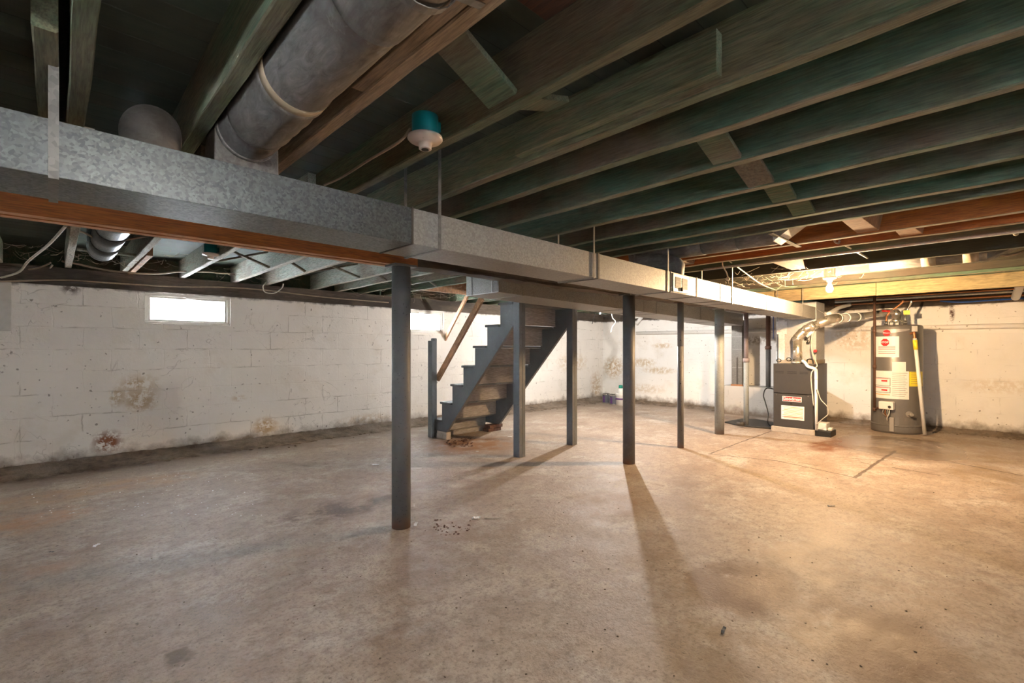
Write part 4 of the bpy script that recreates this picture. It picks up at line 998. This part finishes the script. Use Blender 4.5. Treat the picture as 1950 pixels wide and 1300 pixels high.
def htext(name, txt, size, px, py, off, mat, parent, bold=0.0):
    a_ = hth(px); w_ = Vector((math.cos(a_), math.sin(a_), 0)); c0 = Vector((HC.x, HC.y, hz(py))) + w_*(HR+off)
    return text_mesh(name, txt, size, c0, (PI/2, 0, a_ + PI/2), mat, parent, bold=bold)
s = B(); disc(s, 1693, 632, 0.043, 0.004); lg2 = obj('round_logo', s, red_m, wh)
htext('logo_lettering', 'Rheem', 0.028, 1693, 632, 0.0062, paper, lg2, 0.0004)
sl = hp('stop_label', (1674, 1711.5, 639, 680.5), paper)
s = B(); disc(s, 1690.5, 651, 0.052, 0.004, 8, 0.001, PI/8); so = obj('stop_octagon', s, red_m, sl)
htext('stop_lettering', 'STOP', 0.036, 1690.5, 651, 0.0062, paper, so, 0.001)
for nm, mt, rows_ in (('printed_line', ink, (659.5, 670)), ('red_line', red_m, (661.8, 664.5, 673))):
    s = B()
    for py in rows_: patch(s, 1680, 1706, py-0.45, py+0.45, 0.0018, 6, 0.0004)
    obj(nm, s, mt, sl)
hp('small_label', (1730, 1738.5, 619, 630), paper)
hp('energy_label', (1701, 1721.5, 690, 710), paper)
bl = hp('instruction_label', (1672, 1726, 708.5, 764), paper)
for y0_, y1_ in ((722, 738.5), (740.5, 752.5)):
    f_ = hp('warning_frame', (1673.5, 1698.5, y0_, y1_), ink, bl, 0.0018); hp('warning_field', (1674.3, 1697.7, y0_+0.8, y1_-0.8), paper, f_, 0.0021 + 0.0008)
    s = B(); patch(s, 1676, 1696, y0_+1.6, y0_+2.6, 0.0045, 6, 0.0004); patch(s, 1685, 1694, y0_+5, y0_+8, 0.0045, 4, 0.0004); obj('red_print', s, red_m, f_)
s = B()
for i in range(13): patch(s, 1701, 1724 - (i*7 % 5), 712+i*3.8, 712.5+i*3.8, 0.0018, 6, 0.0004)
obj('printed_line', s, ink, bl)
hp('orange_line', (1674, 1698, 755.5, 756.8), orange_m, bl, 0.0018)
yl_ = hp('yellow_label', (1726.5, 1746, 709, 738), yellow_m)
s = B()
for i in range(6): patch(s, 1729, 1744, 711+i*4.2, 711.7+i*4.2, 0.0018, 6, 0.0004)
obj('printed_line', s, ink, yl_)
# gas control valve
a_ = hth(1695); w_ = Vector((math.cos(a_), math.sin(a_), 0)); u_ = Vector((-math.sin(a_), math.cos(a_), 0))
def hbox(bm, px, py0, py1, wd, d0, d1):
    a2 = hth(px); w2 = Vector((math.cos(a2), math.sin(a2), 0)); u2 = Vector((-math.sin(a2), math.cos(a2), 0)); c0 = Vector((HC.x, HC.y, 0))
    lo = [c0 + w2*(HR+d0) - u2*wd/2, c0 + w2*(HR+d1) - u2*wd/2, c0 + w2*(HR+d1) + u2*wd/2, c0 + w2*(HR+d0) + u2*wd/2]
    hexa(bm, [p + Vector((0,0,hz(py1))) for p in lo], [p + Vector((0,0,hz(py0))) for p in lo])
s = B(); hbox(s, 1695, 769, 785, 0.165, -0.003, 0.085); gv = obj('gas_control', s, white_pl, wh, bevel=0.012)
s = B(); c0 = Vector((HC.x, HC.y, hz(779))) + w_*(HR+0.085) - u_*(-0.045); tube(s, [c0, c0 + w_*0.014], 0.016, 14); obj('knob', s, black, gv)
for k in range(4):
    s = B(); base = Vector((HC.x, HC.y, 0)) + w_*(HR+0.05) + u_*(0.03 - 0.022*k)
    tube(s, smooth_path([base + Vector((0,0,hz(785))), base + w_*0.01 + Vector((0,0,hz(793))), Vector((HC.x, HC.y, hz(801))) + w_*(HR+0.03), Vector((HC.x, HC.y, hz(808))) + w_*(HR+0.02)], 4), 0.006, 8)
    obj('gas_tube', s, [white_pl, chrome, copper, chrome][k], wh)
s = B(); hbox(s, 1701, 801, 829, 0.05, -0.003, 0.028); obj('burner_channel', s, heater_lt, wh, bevel=0.004)
hp('access_panel', (1704, 1748, 800, 823), heater_m, wh, 0.001)
hp('access_panel', (1671, 1696, 800, 823), heater_m, wh, 0.001)
a2 = hth(1726); w2 = Vector((math.cos(a2), math.sin(a2), 0)); c0 = Vector((HC.x, HC.y, hz(793)))
s = B(); tube(s, [c0 + w2*(HR-0.005), c0 + w2*(HR+0.012)], 0.040, 20); tube(s, [c0 + w2*HR, c0 + w2*(HR+0.07)], 0.020, 16); obj('drain_valve', s, heater_lt, wh)
# relief pipe, leaning
rv = onX(1736, 635, HC.x-0.12)
a3 = hth(1729); w3 = Vector((math.cos(a3), math.sin(a3), 0)); c3 = Vector((HC.x, HC.y, hz(634)))
s = B(); tube(s, smooth_path([c3 + w3*(HR-0.01), c3 + w3*(HR+0.05) + Vector((0,0,0.01)), onX(1741, 634, HC.x-0.27), onX(1742, 646, HC.x-0.27)], 5), 0.016, 12); obj('relief_valve', s, copper, wh)
p_top = onX(1742, 644, HC.x-0.27); p_bot = onZ(1761, 827, 0.015)
s = B(); tube(s, [p_top, p_bot], 0.021, 16); obj('relief_pipe', s, white_pl, wh)
s = B(); d3 = (p_bot-p_top).normalized(); tube(s, [p_top + d3*0.02, p_top + d3*0.15], 0.025, 16); o = obj('yellow_tag', s, yellow_m, wh)
# draft hood and vent
hd = Vector((HC.x, HC.y, 0))
s = B(); lathe(s, HC, [(0.09, HT+0.045), (0.055, HT+0.085), (0.052, HT+0.15)], 32); obj('draft_hood', s, foil, wh)
s = B()
for k in range(4):
    a_ = k*PI/2 + 0.5; tube(s, [hd + Vector((0.085*math.cos(a_), 0.085*math.sin(a_), HT-0.01)), hd + Vector((0.08*math.cos(a_), 0.08*math.sin(a_), HT+0.06))], 0.006, 8)
obj('hood_leg', s, chrome, wh)
VP = P5.lerp(P6, 0.80)
s = B(); tube(s, smooth_path([hd + Vector((0,0,HT+0.14)), hd + Vector((0,0,HT+0.175)), hd + Vector((0.03,0.05,HT+0.19)), hd.lerp(Vector((VP.x, VP.y, 0)), 0.6) + Vector((0,0,HT+0.18)), Vector((VP.x, VP.y, VP.z))], 5), 0.048, 24); obj('vent_pipe', s, foil, wh)
# water pipes on the top
for k, (px, tx, lab) in enumerate(((1688, 1718, 'hot'), (1724, 1735, 'cold'))):
    q0 = onX(px, 615, HC.x - 0.02); q0 = Vector((q0.x, q0.y, HT-0.01)); q1 = onX(tx, 572, 8.45)
    s = B(); tube(s, smooth_path([q0, q0 + Vector((0,0,0.09)), q0 + Vector((0.02, 0, 0.14)) + (q1-q0)*0.12, q1 + Vector((0,0,-0.03)), q1], 6), 0.013, 12); obj('water_pipe', s, chrome if k else copper, wh)
    s = B(); tube(s, [q0 + Vector((0,0,0.02)), q0 + Vector((0,0,0.075))], 0.022, 12); obj('union', s, chrome, wh)
s = B(); q0 = onX(1688, 592, HC.x-0.02); tube(s, [q0 + Vector((0,0.05,0.005)), q0 + Vector((-0.01,-0.04,-0.005))], 0.012, 10); obj('valve_handle', s, red_m, wh)
s = B(); q0 = onX(1727, 595, HC.x-0.02); box(s, q0.x-0.02, q0.x-0.015, q0.y-0.035, q0.y+0.035, q0.z-0.03, q0.z+0.03); obj('paper_tag', s, yellow_m, wh)
# brown gas pipe beside the heater
gx = HC.x - 0.20
g0 = onX(1665.5, 583, gx); g1 = onX(1666.5, 781, gx)
gp = thing('gas_pipe', 'brown iron gas pipe running down left of the water heater', 'pipe', (g0.x, g0.y, g1.z))
s = B(); tube(s, [(g0.x, g0.y, ZJ+0.0), (g0.x, g0.y, g1.z)], 0.017, 14); obj('riser_pipe', s, brown_pipe, gp)
gvp = Vector((HC.x, HC.y, hz(781))) + Vector((math.cos(hth(1686)), math.sin(hth(1686)), 0))*(HR+0.03)
s = B(); tube(s, [(g0.x, g0.y, g1.z+0.015), gvp], 0.014, 12); obj('branch_pipe', s, brown_pipe, gp)
s = B()
for z in (1.40, 0.90, g1.z+0.015): tube(s, [(g0.x, g0.y, z-0.025), (g0.x, g0.y, z+0.025)], 0.024, 14)
obj('coupling', s, brown_pipe, gp)

# ================================================================== PIPES ON THE RIGHT WALL AND CEILING
def pipe(name, a, c, r, mat, label, cat='pipe', n=16):
    s = B(); tube(s, [a, c], r, n); return tag(obj(name, s, mat), label, cat)
zq = onX(1950, 623.5, XR-0.03).z
pw = thing('wall_drain_pipe', 'white painted drain pipe running along the right wall', 'pipe', (XR-0.036, 2, zq))
s = B(); tube(s, [(XR-0.036, Y0+0.05, zq), (XR-0.036, onX(1212, 618, XR-0.036).y, zq+0.06)], 0.034, 20); obj('pipe_run', s, wall_right_m, pw)
q = onX(1228, 607, 8.9); s = B(); tube(s, [onX(1212, 617, 8.95), onX(1222, 603, 8.93)], 0.04, 18); obj('wye_fitting', s, white_pl, pw)
s = B(); tube(s, [onX(1222, 603, 8.93), onX(1205, 604, 8.93)], 0.030, 16); obj('branch_pipe', s, white_pl, pw)
for k, (py, x_, r_, m_, lab) in enumerate(((548.5, 8.42, 0.012, copper, 'upper thin copper pipe under the yellow board'), (553.5, 8.62, 0.016, galv_pale, 'pale galvanized pipe just below the yellow board'), (561, 8.80, 0.014, copper, 'lower copper pipe near the top of the right wall'))):
    a = onX(1950, py, x_); zc_ = min(a.z, ZJ - r_ - 0.001)
    pipe('water_line', (x_, Y0+0.1, zc_), (x_, onX(1590, 570, x_).y, zc_), r_, m_, lab)
cable('blue_tube', [onX(1790, 573, 8.968), onX(1830, 575, 8.968), onX(1880, 572, 8.968), onX(1950, 568, 8.968), (8.968, -1.4, 1.79)], 0.011, blue_m, 'bright blue plastic tube along the top of the right wall', 'tube')
zc_ = onX(1950, 436.5, 4.52).z
zc_ = min(zc_, ZJ-0.014)
pipe('ceiling_conduit', (4.53, Y0+0.1, zc_), (4.53, 2.0, zc_), 0.011, galv_pale, 'long pale conduit running along under a dark joist beyond the orange brown pair', 'conduit')
# conduit at right edge, slanting
pipe('drop_pipe', onX(1952, 515, 7.9), onX(1934, 566, 8.75), 0.042, white_pl, 'off white pipe dropping at the right edge of the picture')
# flat ducts in the joist bays
fd = thing('bay_duct', 'dull round duct lying in the bay before the orange brown joists', 'duct', (3.7, 1.7, 1.92))
yA = onX(1480, 458, 3.70).y; yB_ = onX(1228, 492, 3.70).y
for k in range(4):
    ya_, yb_ = yA + (yB_-yA)*k/4, yA + (yB_-yA)*(k+1)/4
    s = B(); tube(s, [(3.70, ya_, 1.990), (3.70, yb_+0.01, 1.990)], [0.098, 0.094], 28); obj('pipe_section', s, galv_dusty, fd)
s = B(); zt = zbot(3.7)+DH
tube(s, smooth_path([(3.70, yB_, 1.99), (3.70, yB_+0.08, 1.97), (3.70, yf(3.7)+0.12, zt+0.10), (3.70, yf(3.7)+0.13, zt)], 4), [0.098]*13, 28); obj('elbow', s, galv_dusty, fd)
s = B(); hexa(s, [Vector((3.61, yA, 1.90)), Vector((3.79, yA, 1.90)), Vector((3.79, yA, 2.08)), Vector((3.61, yA, 2.08))], [Vector((3.61, yA-0.22, 2.05)), Vector((3.79, yA-0.22, 2.05)), Vector((3.79, yA-0.22, 2.10)), Vector((3.61, yA-0.22, 2.10))]); obj('boot', s, galv_pale, fd)
s = B(); a = onZ(1467, 444, ZJ-0.002); c = onZ(1522, 470, ZJ-0.002); bar(s, a, c, 0.035, 0.006); tag(obj('wood_cleat', s, wood_lath), 'short grey slat nailed across two joists below a bay duct', 'slat')
fd = thing('bay_duct', 'faded round duct in a bay beyond the pale conduit, taped joints', 'duct', (5.68, 0.6, 1.95))
yA = onX(1880, 480, 5.68).y; yB_ = onX(1735, 500, 5.68).y
s = B(); tube(s, [(5.68, yA, 1.990), (5.68, yB_+0.3, 1.990)], 0.092, 28); obj('pipe_section', s, galv_dusty, fd)
for f_ in (0.2, 0.75):
    s = B(); yy = yA + (yB_-yA)*f_; tube(s, [(5.68, yy-0.05, 1.990), (5.68, yy+0.05, 1.990)], 0.0945, 28); obj('tape_band', s, tape_m, fd)
s = B(); hexa(s, [Vector((5.59, yA, 1.90)), Vector((5.77, yA, 1.90)), Vector((5.77, yA, 2.08)), Vector((5.59, yA, 2.08))], [Vector((5.59, yA-0.35, 2.06)), Vector((5.77, yA-0.35, 2.06)), Vector((5.77, yA-0.35, 2.10)), Vector((5.59, yA-0.35, 2.10))]); obj('boot', s, galv_dusty, fd)

# ================================================================== LAMPS
def lampholder(pos, up, label, mat_box=teal, r=0.064, gl=1.0, bulb=None, boxh=0.075, boxr=0.048, side=None):
    """lampholder hanging at pos (underside of its flange)"""
    t = thing('lampholder', label, 'light fixture', pos)
    x, y, z = pos
    s = B(); lathe(s, (x, y), [(boxr*0.96, z+0.022), (boxr, z+0.03), (boxr, z+0.022+boxh), (boxr*0.9, z+0.024+boxh)], 28); bx_ = obj('electrical_box', s, mat_box, t)
    s = B(); lathe(s, (x, y), [(0.019, z-0.024), (0.023, z-0.022), (0.024, z-0.004), (0.032, z), (r*0.92, z+0.008), (r, z+0.014), (r*0.98, z+0.022), (0.02, z+0.022)], 36); ho = obj('porcelain_flange', s, porcelain, t)
    s = B(); cyl(s, (x, y), 0.0135, z-0.0255, z-0.0235, 18); obj('socket_hole', s, black, ho)
    s = B()
    for q_ in (-1, 1): cyl(s, (x + 0.036*math.cos(0.8)*q_, y + 0.036*math.sin(0.8)*q_), 0.004, z+0.002, z+0.008, 8)
    obj('screw', s, seam_dark, ho)
    if side is not None:
        s = B(); box(s, *side); obj('bracket_ear', s, mat_box, t)
    if bulb is not None:
        s = B(); cyl(s, (x, y), 0.013, z-0.040, z-0.014, 16); obj('bulb_base', s, chrome, t)
        s = B(); lathe(s, (x, y), [(0.004*gl, z-0.128), (0.016*gl, z-0.126), (0.027*gl, z-0.112), (0.030*gl, z-0.095), (0.027*gl, z-0.078), (0.018*gl, z-0.058), (0.013, z-0.042)], 24); obj('glowing_bulb', s, bulb, t)
    return t
lx = 1.0; q = onX(813, 270, lx); q = onX(813, 266, lx)
lampholder((lx-0.018, q.y-0.015, 1.905), 0, 'empty cream porcelain lampholder on a teal box near the tan joist', side=(lx+0.024, lx+0.050, q.y-0.02, q.y+0.02, 1.965, 2.0))
lampholder((0.950, 4.60, 1.925), 0, 'empty lampholder on a teal box in the far bay above the left window', side=(0.994, 1.006, 4.58, 4.62, 1.965, 2.0))
lampholder((BULB_A.x, BULB_A.y, BULB_A.z+0.095), 0, 'ceiling lampholder with a glaring warm bulb in front of the yellow board', white_pl, 0.06, 1.0, bulb_warm, boxh=ZC-BULB_A.z-0.095-0.0245, boxr=0.05)
lampholder((BULB_B.x, BULB_B.y, BULB_B.z+0.095), 0, 'ceiling lampholder with a white bulb hidden behind the return duct', teal, 0.06, 1.0, bulb_cool, boxh=ZC-BULB_B.z-0.095-0.0245)
lampholder((BULB_C.x, BULB_C.y, BULB_C.z+0.095), 0, 'ceiling lampholder with a soft bulb above the photographer', teal, 0.06, 1.5, bulb_cam, boxh=ZC-BULB_C.z-0.095-0.0245)

# ================================================================== CABLES
CE = ZJ - 0.006
def Z(px, py, z=CE): return onZ(px, py, z)
lq = onX(787, 258, 0.96)
cable('lamp_cable', [Vector((lx-0.06, lq.y-0.01, 1.955)), W(760, 270, 1.72), W(700, 306, 1.95), W(650, 338, 2.2), W(618, 352, 2.45)], 0.005, cable_m, 'tan cable running from the near teal lamp box down toward the duct')
cable('cable_stub', [W(905, 232, 1.92), W(880, 238, 1.9), W(874, 232, 1.9), W(884, 226, 1.9), W(905, 212, 1.9)], 0.004, copper, 'curled stub of bare orange cable end beside the teal lamp box joist')
cable('ceiling_cable', [W(0, 529, 4.3), W(35, 518, 4.0), W(55, 496, 3.8), W(92, 466, 3.4), W(125, 430, 3.0)], 0.009, cable_w, 'thick pale cable rising to the beam at far left')
cable('ceiling_cable', [W(0, 512, 4.4), W(40, 513, 4.4), W(70, 511, 4.4), W(97, 500, 4.4)], 0.008, cable_m, 'tan cable sagging along the wall top at far left')
cable('ceiling_cable', [W(0, 533, 4.5), W(45, 524, 4.5), W(82, 522, 4.5), W(100, 504, 4.5)], 0.008, cable_w, 'lowest pale cable at far left, looping up behind the upright joist')
cable('ceiling_cable', [W(118, 497, 4.3), W(150, 503, 4.4), W(190, 512, 4.45), W(245, 519, 4.5), W(300, 521, 4.7), W(345, 517, 4.9), W(400, 518, 5.2), W(448, 522, 5.5)], 0.009, cable_m, 'brown cable crossing below the far joists above the left window')
cable('ceiling_cable', [W(128, 432, 3.1), W(160, 443, 3.2), W(190, 456, 3.3), W(225, 458, 3.4), W(282, 449, 3.5)], 0.008, cable_m, 'dark tan cable swagged under the far round duct')
cable('ceiling_cable', [onY(0, 536, YL-0.03), onY(120, 533, YL-0.03), onY(200, 538, YL-0.03), onY(320, 545, YL-0.03), onY(470, 549, YL-0.03), onY(620, 566, YL-0.03), onY(740, 576, YL-0.03)], 0.008, cable_m, 'thin cable stapled along the dark sill of the left wall')
cable('loop_cable', [W(508, 536, 5.7), W(501, 545, 5.7), W(505, 556, 5.7), W(522, 558, 5.7), W(536, 549, 5.7), W(540, 540, 5.7)], 0.007, cable_w, 'pale cable looped below the end of a mint green joist')
cable('drop_cable', [W(339, 537, 5.2), W(330, 546, 5.3), W(322, 552, 5.6)], 0.006, cable_w, 'short pale cable end hanging above the left window')
# wires across the bright bay
pc = thing('pull_chain', 'pale rope tied from a joist hook to the yellow board, left of the bulb', 'rope', W(1377, 490, 4.6))
s = B(); tube(s, smooth_path([W(1377, 488, 4.3), W(1420, 520, 4.9), W(1450, 541, 5.6), W(1480, 553, 6.2)], 6), 0.006, 8); obj('rope', s, cable_w, pc)
s = B(); tube(s, smooth_path([W(1377, 488, 4.3), W(1376, 505, 4.3), W(1383, 518, 4.3), W(1386, 528, 4.3)], 6), 0.006, 8); obj('tail', s, cable_w, pc)
s = B(); sphere(s, W(1386, 531, 4.3), 0.018); obj('end_knot', s, cable_w, pc)
cable('tie_rope', [W(1598, 460, 3.6), W(1640, 484, 4.1), W(1690, 512, 5.2), W(1732, 535, 6.4)], 0.008, cable_w, 'straight pale rope slanting across the joists right of the bulb', 'rope')
cable('tie_loop', [W(1606, 464, 3.62), W(1592, 462, 3.6), W(1590, 456, 3.6), W(1600, 455, 3.6), W(1612, 460, 3.62)], 0.007, cable_w, 'small knotted loop at the upper end of the slanting rope', 'rope')
cable('hanging_cable', [W(1952, 422, 3.3), W(1944, 430, 3.35), W(1938, 442, 3.4), W(1934, 446, 3.4), W(1930, 438, 3.4)], 0.012, cable_w, 'pale cable end curling down at the right edge')
cable('bay_cable', [W(1885, 480, 4.0), W(1905, 486, 4.0), W(1930, 484, 4.0), W(1955, 476, 4.0)], 0.011, cable_m, 'brown cable sagging between dark joists near the right edge')
cable('bay_cable', [W(1882, 479, 4.0), W(1888, 484, 4.0), W(1894, 489, 4.0)], 0.012, cable_w, 'short stub of pale cable poking down near the right edge')
# wire nest by bulb B
nest = B(); rnd = random.Random(4); c0 = W(1136, 592, 6.3)
for k in range(22):
    a_ = rnd.uniform(0, 2*PI); e_ = rnd.uniform(0.04, 0.20); d_ = Vector((math.cos(a_)*0.7, -math.cos(a_)*0.7, math.sin(a_)))
    m_ = c0 + d_*e_*0.6 + Vector((rnd.uniform(-.03,.03), rnd.uniform(-.03,.03), rnd.uniform(-.03,.03)))
    tube(nest, smooth_path([c0, m_, c0 + d_*e_], 3), 0.0045, 6)
tube(nest, [c0, c0 + Vector((0, 0, 0.28))], 0.005, 6)
tag(obj('wire_bundle', nest, ink), 'tangled bundle of loose wires hanging under the return duct', 'wires', kind='stuff')
cable('dangling_wire', [Vector((W(1165, 600, 8.2).x, W(1165, 600, 8.2).y, ZC-0.002)), W(1165, 600, 8.2), W(1172, 612, 8.2), W(1166, 622, 8.2), W(1163, 633, 8.2)], 0.008, cable_w, 'thin white wire dangling before the far right wall')
cable('drain_cable', [onX(1222, 603, 8.93), onX(1240, 606, 8.96), onX(1262, 604, 8.97), onX(1282, 607, 8.985)], 0.013, black, 'black cable draped over the white drain fitting on far wall')

# ================================================================== COBWEBS
def cobweb(cx, cy, d, spread, n, label, seed):
    rnd = random.Random(seed); s = B(); c0 = W(cx, cy, d)
    for k in range(n):
        p = c0 + Vector((rnd.gauss(0, spread), rnd.gauss(0, spread), 0)); p.z = min(ZJ+0.06, c0.z + rnd.uniform(-0.04, 0.08))
        q_ = p + Vector((rnd.gauss(0, spread*0.4), rnd.gauss(0, spread*0.4), rnd.uniform(-0.06, 0.03)))
        m_ = (p+q_)/2 + Vector((0, 0, -rnd.uniform(0.0, 0.03)))
        tube(s, smooth_path([p, m_, q_], 3), 0.0014, 4)
    tag(obj('cobweb', s, web_m), label, 'cobweb', kind='stuff')
cobweb(1440, 535, 5.2, 0.25, 60, 'dusty cobwebs between joists left of the lit warm bulb', 1)
cobweb(1545, 525, 4.9, 0.20, 40, 'dusty cobwebs around the lit warm bulb', 2)
cobweb(240, 490, 4.2, 0.20, 50, 'cobwebs hanging beside the far round duct', 3)
cobweb(800, 560, 6.0, 0.35, 60, 'cobwebs above the second window', 4)
cobweb(470, 525, 5.4, 0.25, 40, 'cobwebs between mint green joists above the left wall', 5)
cobweb(60, 480, 4.0, 0.2, 30, 'cobwebs at the far left above the wall cables', 6)
cobweb(1720, 505, 5.6, 0.35, 40, 'cobwebs around the faded duct right of the bulb', 7)

# ================================================================== SMALL THINGS
# white panel on the left wall
a = wl(0, 545); c = wl(22, 630)
s = B(); box(s, -0.9, c.x, YL-0.018, YL-0.001, c.z, 1.755); tag(obj('wall_panel', s, vinyl, bevel=0.003), 'white board fixed high on the left wall at the picture edge', 'panel')
# paint cans in the corner
def can(px, py, r, h, mat, label, rot=0.0):
    p = onZ(px, py); t = thing('paint_can', label, 'can', (p.x, p.y, 0), 'paint cans in the corner')
    s = B(); lathe(s, p, [(r*0.98, 0.0), (r, 0.008), (r, h-0.012), (r*1.03, h-0.006), (r*1.02, h)], 28); obj('can_body', s, chrome, t)
    s = B(); lathe(s, p, [(r*1.005, 0.02), (r*1.012, 0.022), (r*1.012, h-0.025), (r*1.005, h-0.022)], 28); lb_ = obj('can_label', s, mat, t)
    s = B(); lathe(s, p, [(r*0.9, h-0.002), (r*0.9, h+0.006), (r*0.7, h+0.004)], 28); obj('lid', s, seam_dark, t)
    a_ = math.atan2(-p.y, -p.x) + rot; w_ = Vector((math.cos(a_), math.sin(a_), 0)); u_ = Vector((-math.sin(a_), math.cos(a_), 0))
    s = B(); c0 = Vector((p.x, p.y, 0)) + w_*r*1.0
    for z0_, z1_, m_ in ((0.03, h-0.05, purple_m),):
        lo = [c0 - u_*r*0.15 - w_*0.012, c0 + u_*r*0.30 - w_*0.012, c0 + u_*r*0.30 + w_*0.003, c0 - u_*r*0.15 + w_*0.003]
        hexa(s, [q_ + Vector((0,0,z0_)) for q_ in lo], [q_ + Vector((0,0,z1_)) for q_ in lo])
    obj('label_stripe', s, purple_m, lb_)
    s = B(); tube(s, [c0 + u_*r*0.0 + Vector((0,0,h-0.04)) - w_*0.01, c0 + Vector((0,0,h-0.04)) + w_*0.006], 0.012, 10); obj('handle_ear', s, black, t)
can(1154.5, 767.5, 0.083, 0.205, can_grey, 'charcoal paint can in the corner, leftmost', -0.7)
can(1168, 770, 0.083, 0.205, can_grey, 'charcoal paint can standing in front of the white bucket', -0.6)
p = onZ(1182, 771); t = thing('plastic_bucket', 'white plastic bucket with purple print partly behind the middle steel post', 'bucket', (p.x, p.y, 0))
s = B(); lathe(s, p, [(0.095, 0.0), (0.105, 0.20), (0.112, 0.205), (0.112, 0.235)], 32); obj('bucket_body', s, white_pl, t)
s = B(); lathe(s, p, [(0.114, 0.222), (0.114, 0.24), (0.09, 0.243)], 32); obj('lid', s, white_pl, t)
s = B(); lathe(s, p, [(0.1005, 0.115), (0.1035, 0.117), (0.1045, 0.145), (0.102, 0.147)], 32); obj('purple_band', s, purple_m, t)
t = thing('spray_bottle', 'white jug with a teal green cap standing on the white bucket lid', 'bottle', (p.x, p.y, 0.243))
s = B(); lathe(s, p, [(0.055, 0.244), (0.058, 0.25), (0.058, 0.31), (0.035, 0.34), (0.03, 0.345)], 24); obj('bottle_body', s, white_pl, t)
s = B(); lathe(s, p, [(0.042, 0.345), (0.044, 0.35), (0.040, 0.405), (0.03, 0.41)], 20); obj('cap', s, M_plain('teal_green_cap', (0.0, 0.25, 0.18), 0.4), t)
# litter on the floor
def scrap(px, py, w, l, ang, mat, label, z=0.002, fold=0.0):
    p = onZ(px, py); s = B(); n = 6; rnd = random.Random(int(px)); d = Vector((math.cos(ang), math.sin(ang), 0)); u = Vector((-d.y, d.x, 0)); rows = []
    for i in range(n+1):
        f = i/n - 0.5; zz = z + abs(math.sin(i*1.3))*fold + rnd.uniform(0, 0.002)
        rows.append([s.verts.new(p + d*l*f + u*w*(0.5 + rnd.uniform(-.1, .1))*g + Vector((0,0,zz + (0.0015 if k else 0)))) for g, k in ((-1, 0), (1, 0), (1, 1), (-1, 1))])
    for a_, c_ in zip(rows, rows[1:]):
        for j in range(4): s.faces.new((a_[j], a_[(j+1)%4], c_[(j+1)%4], c_[j]))
    s.faces.new(rows[0]); s.faces.new(list(reversed(rows[-1])))
    return tag(obj('paper_scrap', s, mat), label, 'scrap', 'scraps of litter on the floor')
AR = PHI - PI/2
sc_ = scrap(907, 987, 0.035, 0.055, AR+0.1, paper, 'square white scrap of paper on the floor, right of the front steel post', fold=0.006)
scrap(938, 987, 0.018, 0.115, AR+0.05, conc_lt, 'long pale strip of paper beside the square white scrap', fold=0.003)
scrap(792, 1000, 0.018, 0.04, PHI, white_pl, 'tiny white feather-like scrap at the foot of the front steel post', fold=0.012)
scrap(184, 1040, 0.018, 0.03, PHI, paper, 'tiny white fleck on the floor at left', fold=0.008)
scrap(1378, 1202, 0.012, 0.035, AR+0.9, ink, 'dark curled chip on the floor at lower right', fold=0.008)
scrap(98, 1052, 0.01, 0.03, AR, ink, 'dark sliver on the floor at lower left', fold=0.003)
scrap(1583, 964, 0.014, 0.05, AR, ink, 'dark sliver on the warm lit floor', fold=0.004)
scrap(715, 885, 0.03, 0.07, AR, paper, 'pale flattened scrap on the floor left of the front post, toward the wall', fold=0.002)
scrap(909, 860, 0.02, 0.03, AR, paper, 'white chip on the floor in front of the stairs', fold=0.004)
scrap(971, 832, 0.03, 0.06, AR, paper, 'white chip on the floor behind the near stair post', fold=0.004)
def chips(name, n, region, r0, r1, mat, label, seed):
    rnd = random.Random(seed); s = B()
    for k in range(n):
        q_ = region(rnd); p = Vector((q_[1], q_[2], 0)) if q_[0] == 'w' else onZ(*q_)
        if p.y > YL-0.05 or p.x > XR-0.05: continue
        r = rnd.uniform(r0, r1); m_ = Matrix.Translation((p.x, p.y, r*0.25)) @ Matrix.Rotation(rnd.uniform(0, PI), 4, 'Z') @ Matrix.Diagonal((1, rnd.uniform(.4, 1), 0.45, 1))
        bmesh.ops.create_icosphere(s, subdivisions=1, radius=r, matrix=m_)
    tag(obj(name, s, mat), label, 'debris', kind='stuff')
chips('dark_crumbs', 320, lambda r: (r.uniform(100, 1900), 860 + 430*r.random()**1.6), 0.002, 0.006, dirt_m, 'dark crumbs and grit strewn over the floor', 1)
chips('paint_flakes', 90, lambda r: (r.uniform(60, 500), r.uniform(900, 985)), 0.003, 0.008, paper, 'white paint flakes on the floor below the left wall', 2)
chips('leaf_litter', 45, lambda r: (r.gauss(850, 22), r.gauss(1005, 7)), 0.003, 0.010, brick_m, 'small heap of brown leaf crumbs right of the front steel post', 3)
chips('rubble', 260, lambda r: ('w', r.uniform(1.6, 8.4), YL - 0.12 - abs(r.gauss(0, 0.13))), 0.008, 0.022, dirt_m, 'crumbled mortar rubble along the left wall toward the stairs', 4)
chips('rubble', 60, lambda r: (r.uniform(850, 900), r.uniform(835, 850)), 0.008, 0.02, brick_m, 'brown rubble on the floor in front of the stair foot', 5)
chips('rubble', 160, lambda r: ('w', XR - 0.08 - abs(r.gauss(0, 0.12)), r.uniform(-0.4, 1.75)), 0.006, 0.018, dirt_m, 'crumbled rubble along the foot of the right wall', 6)
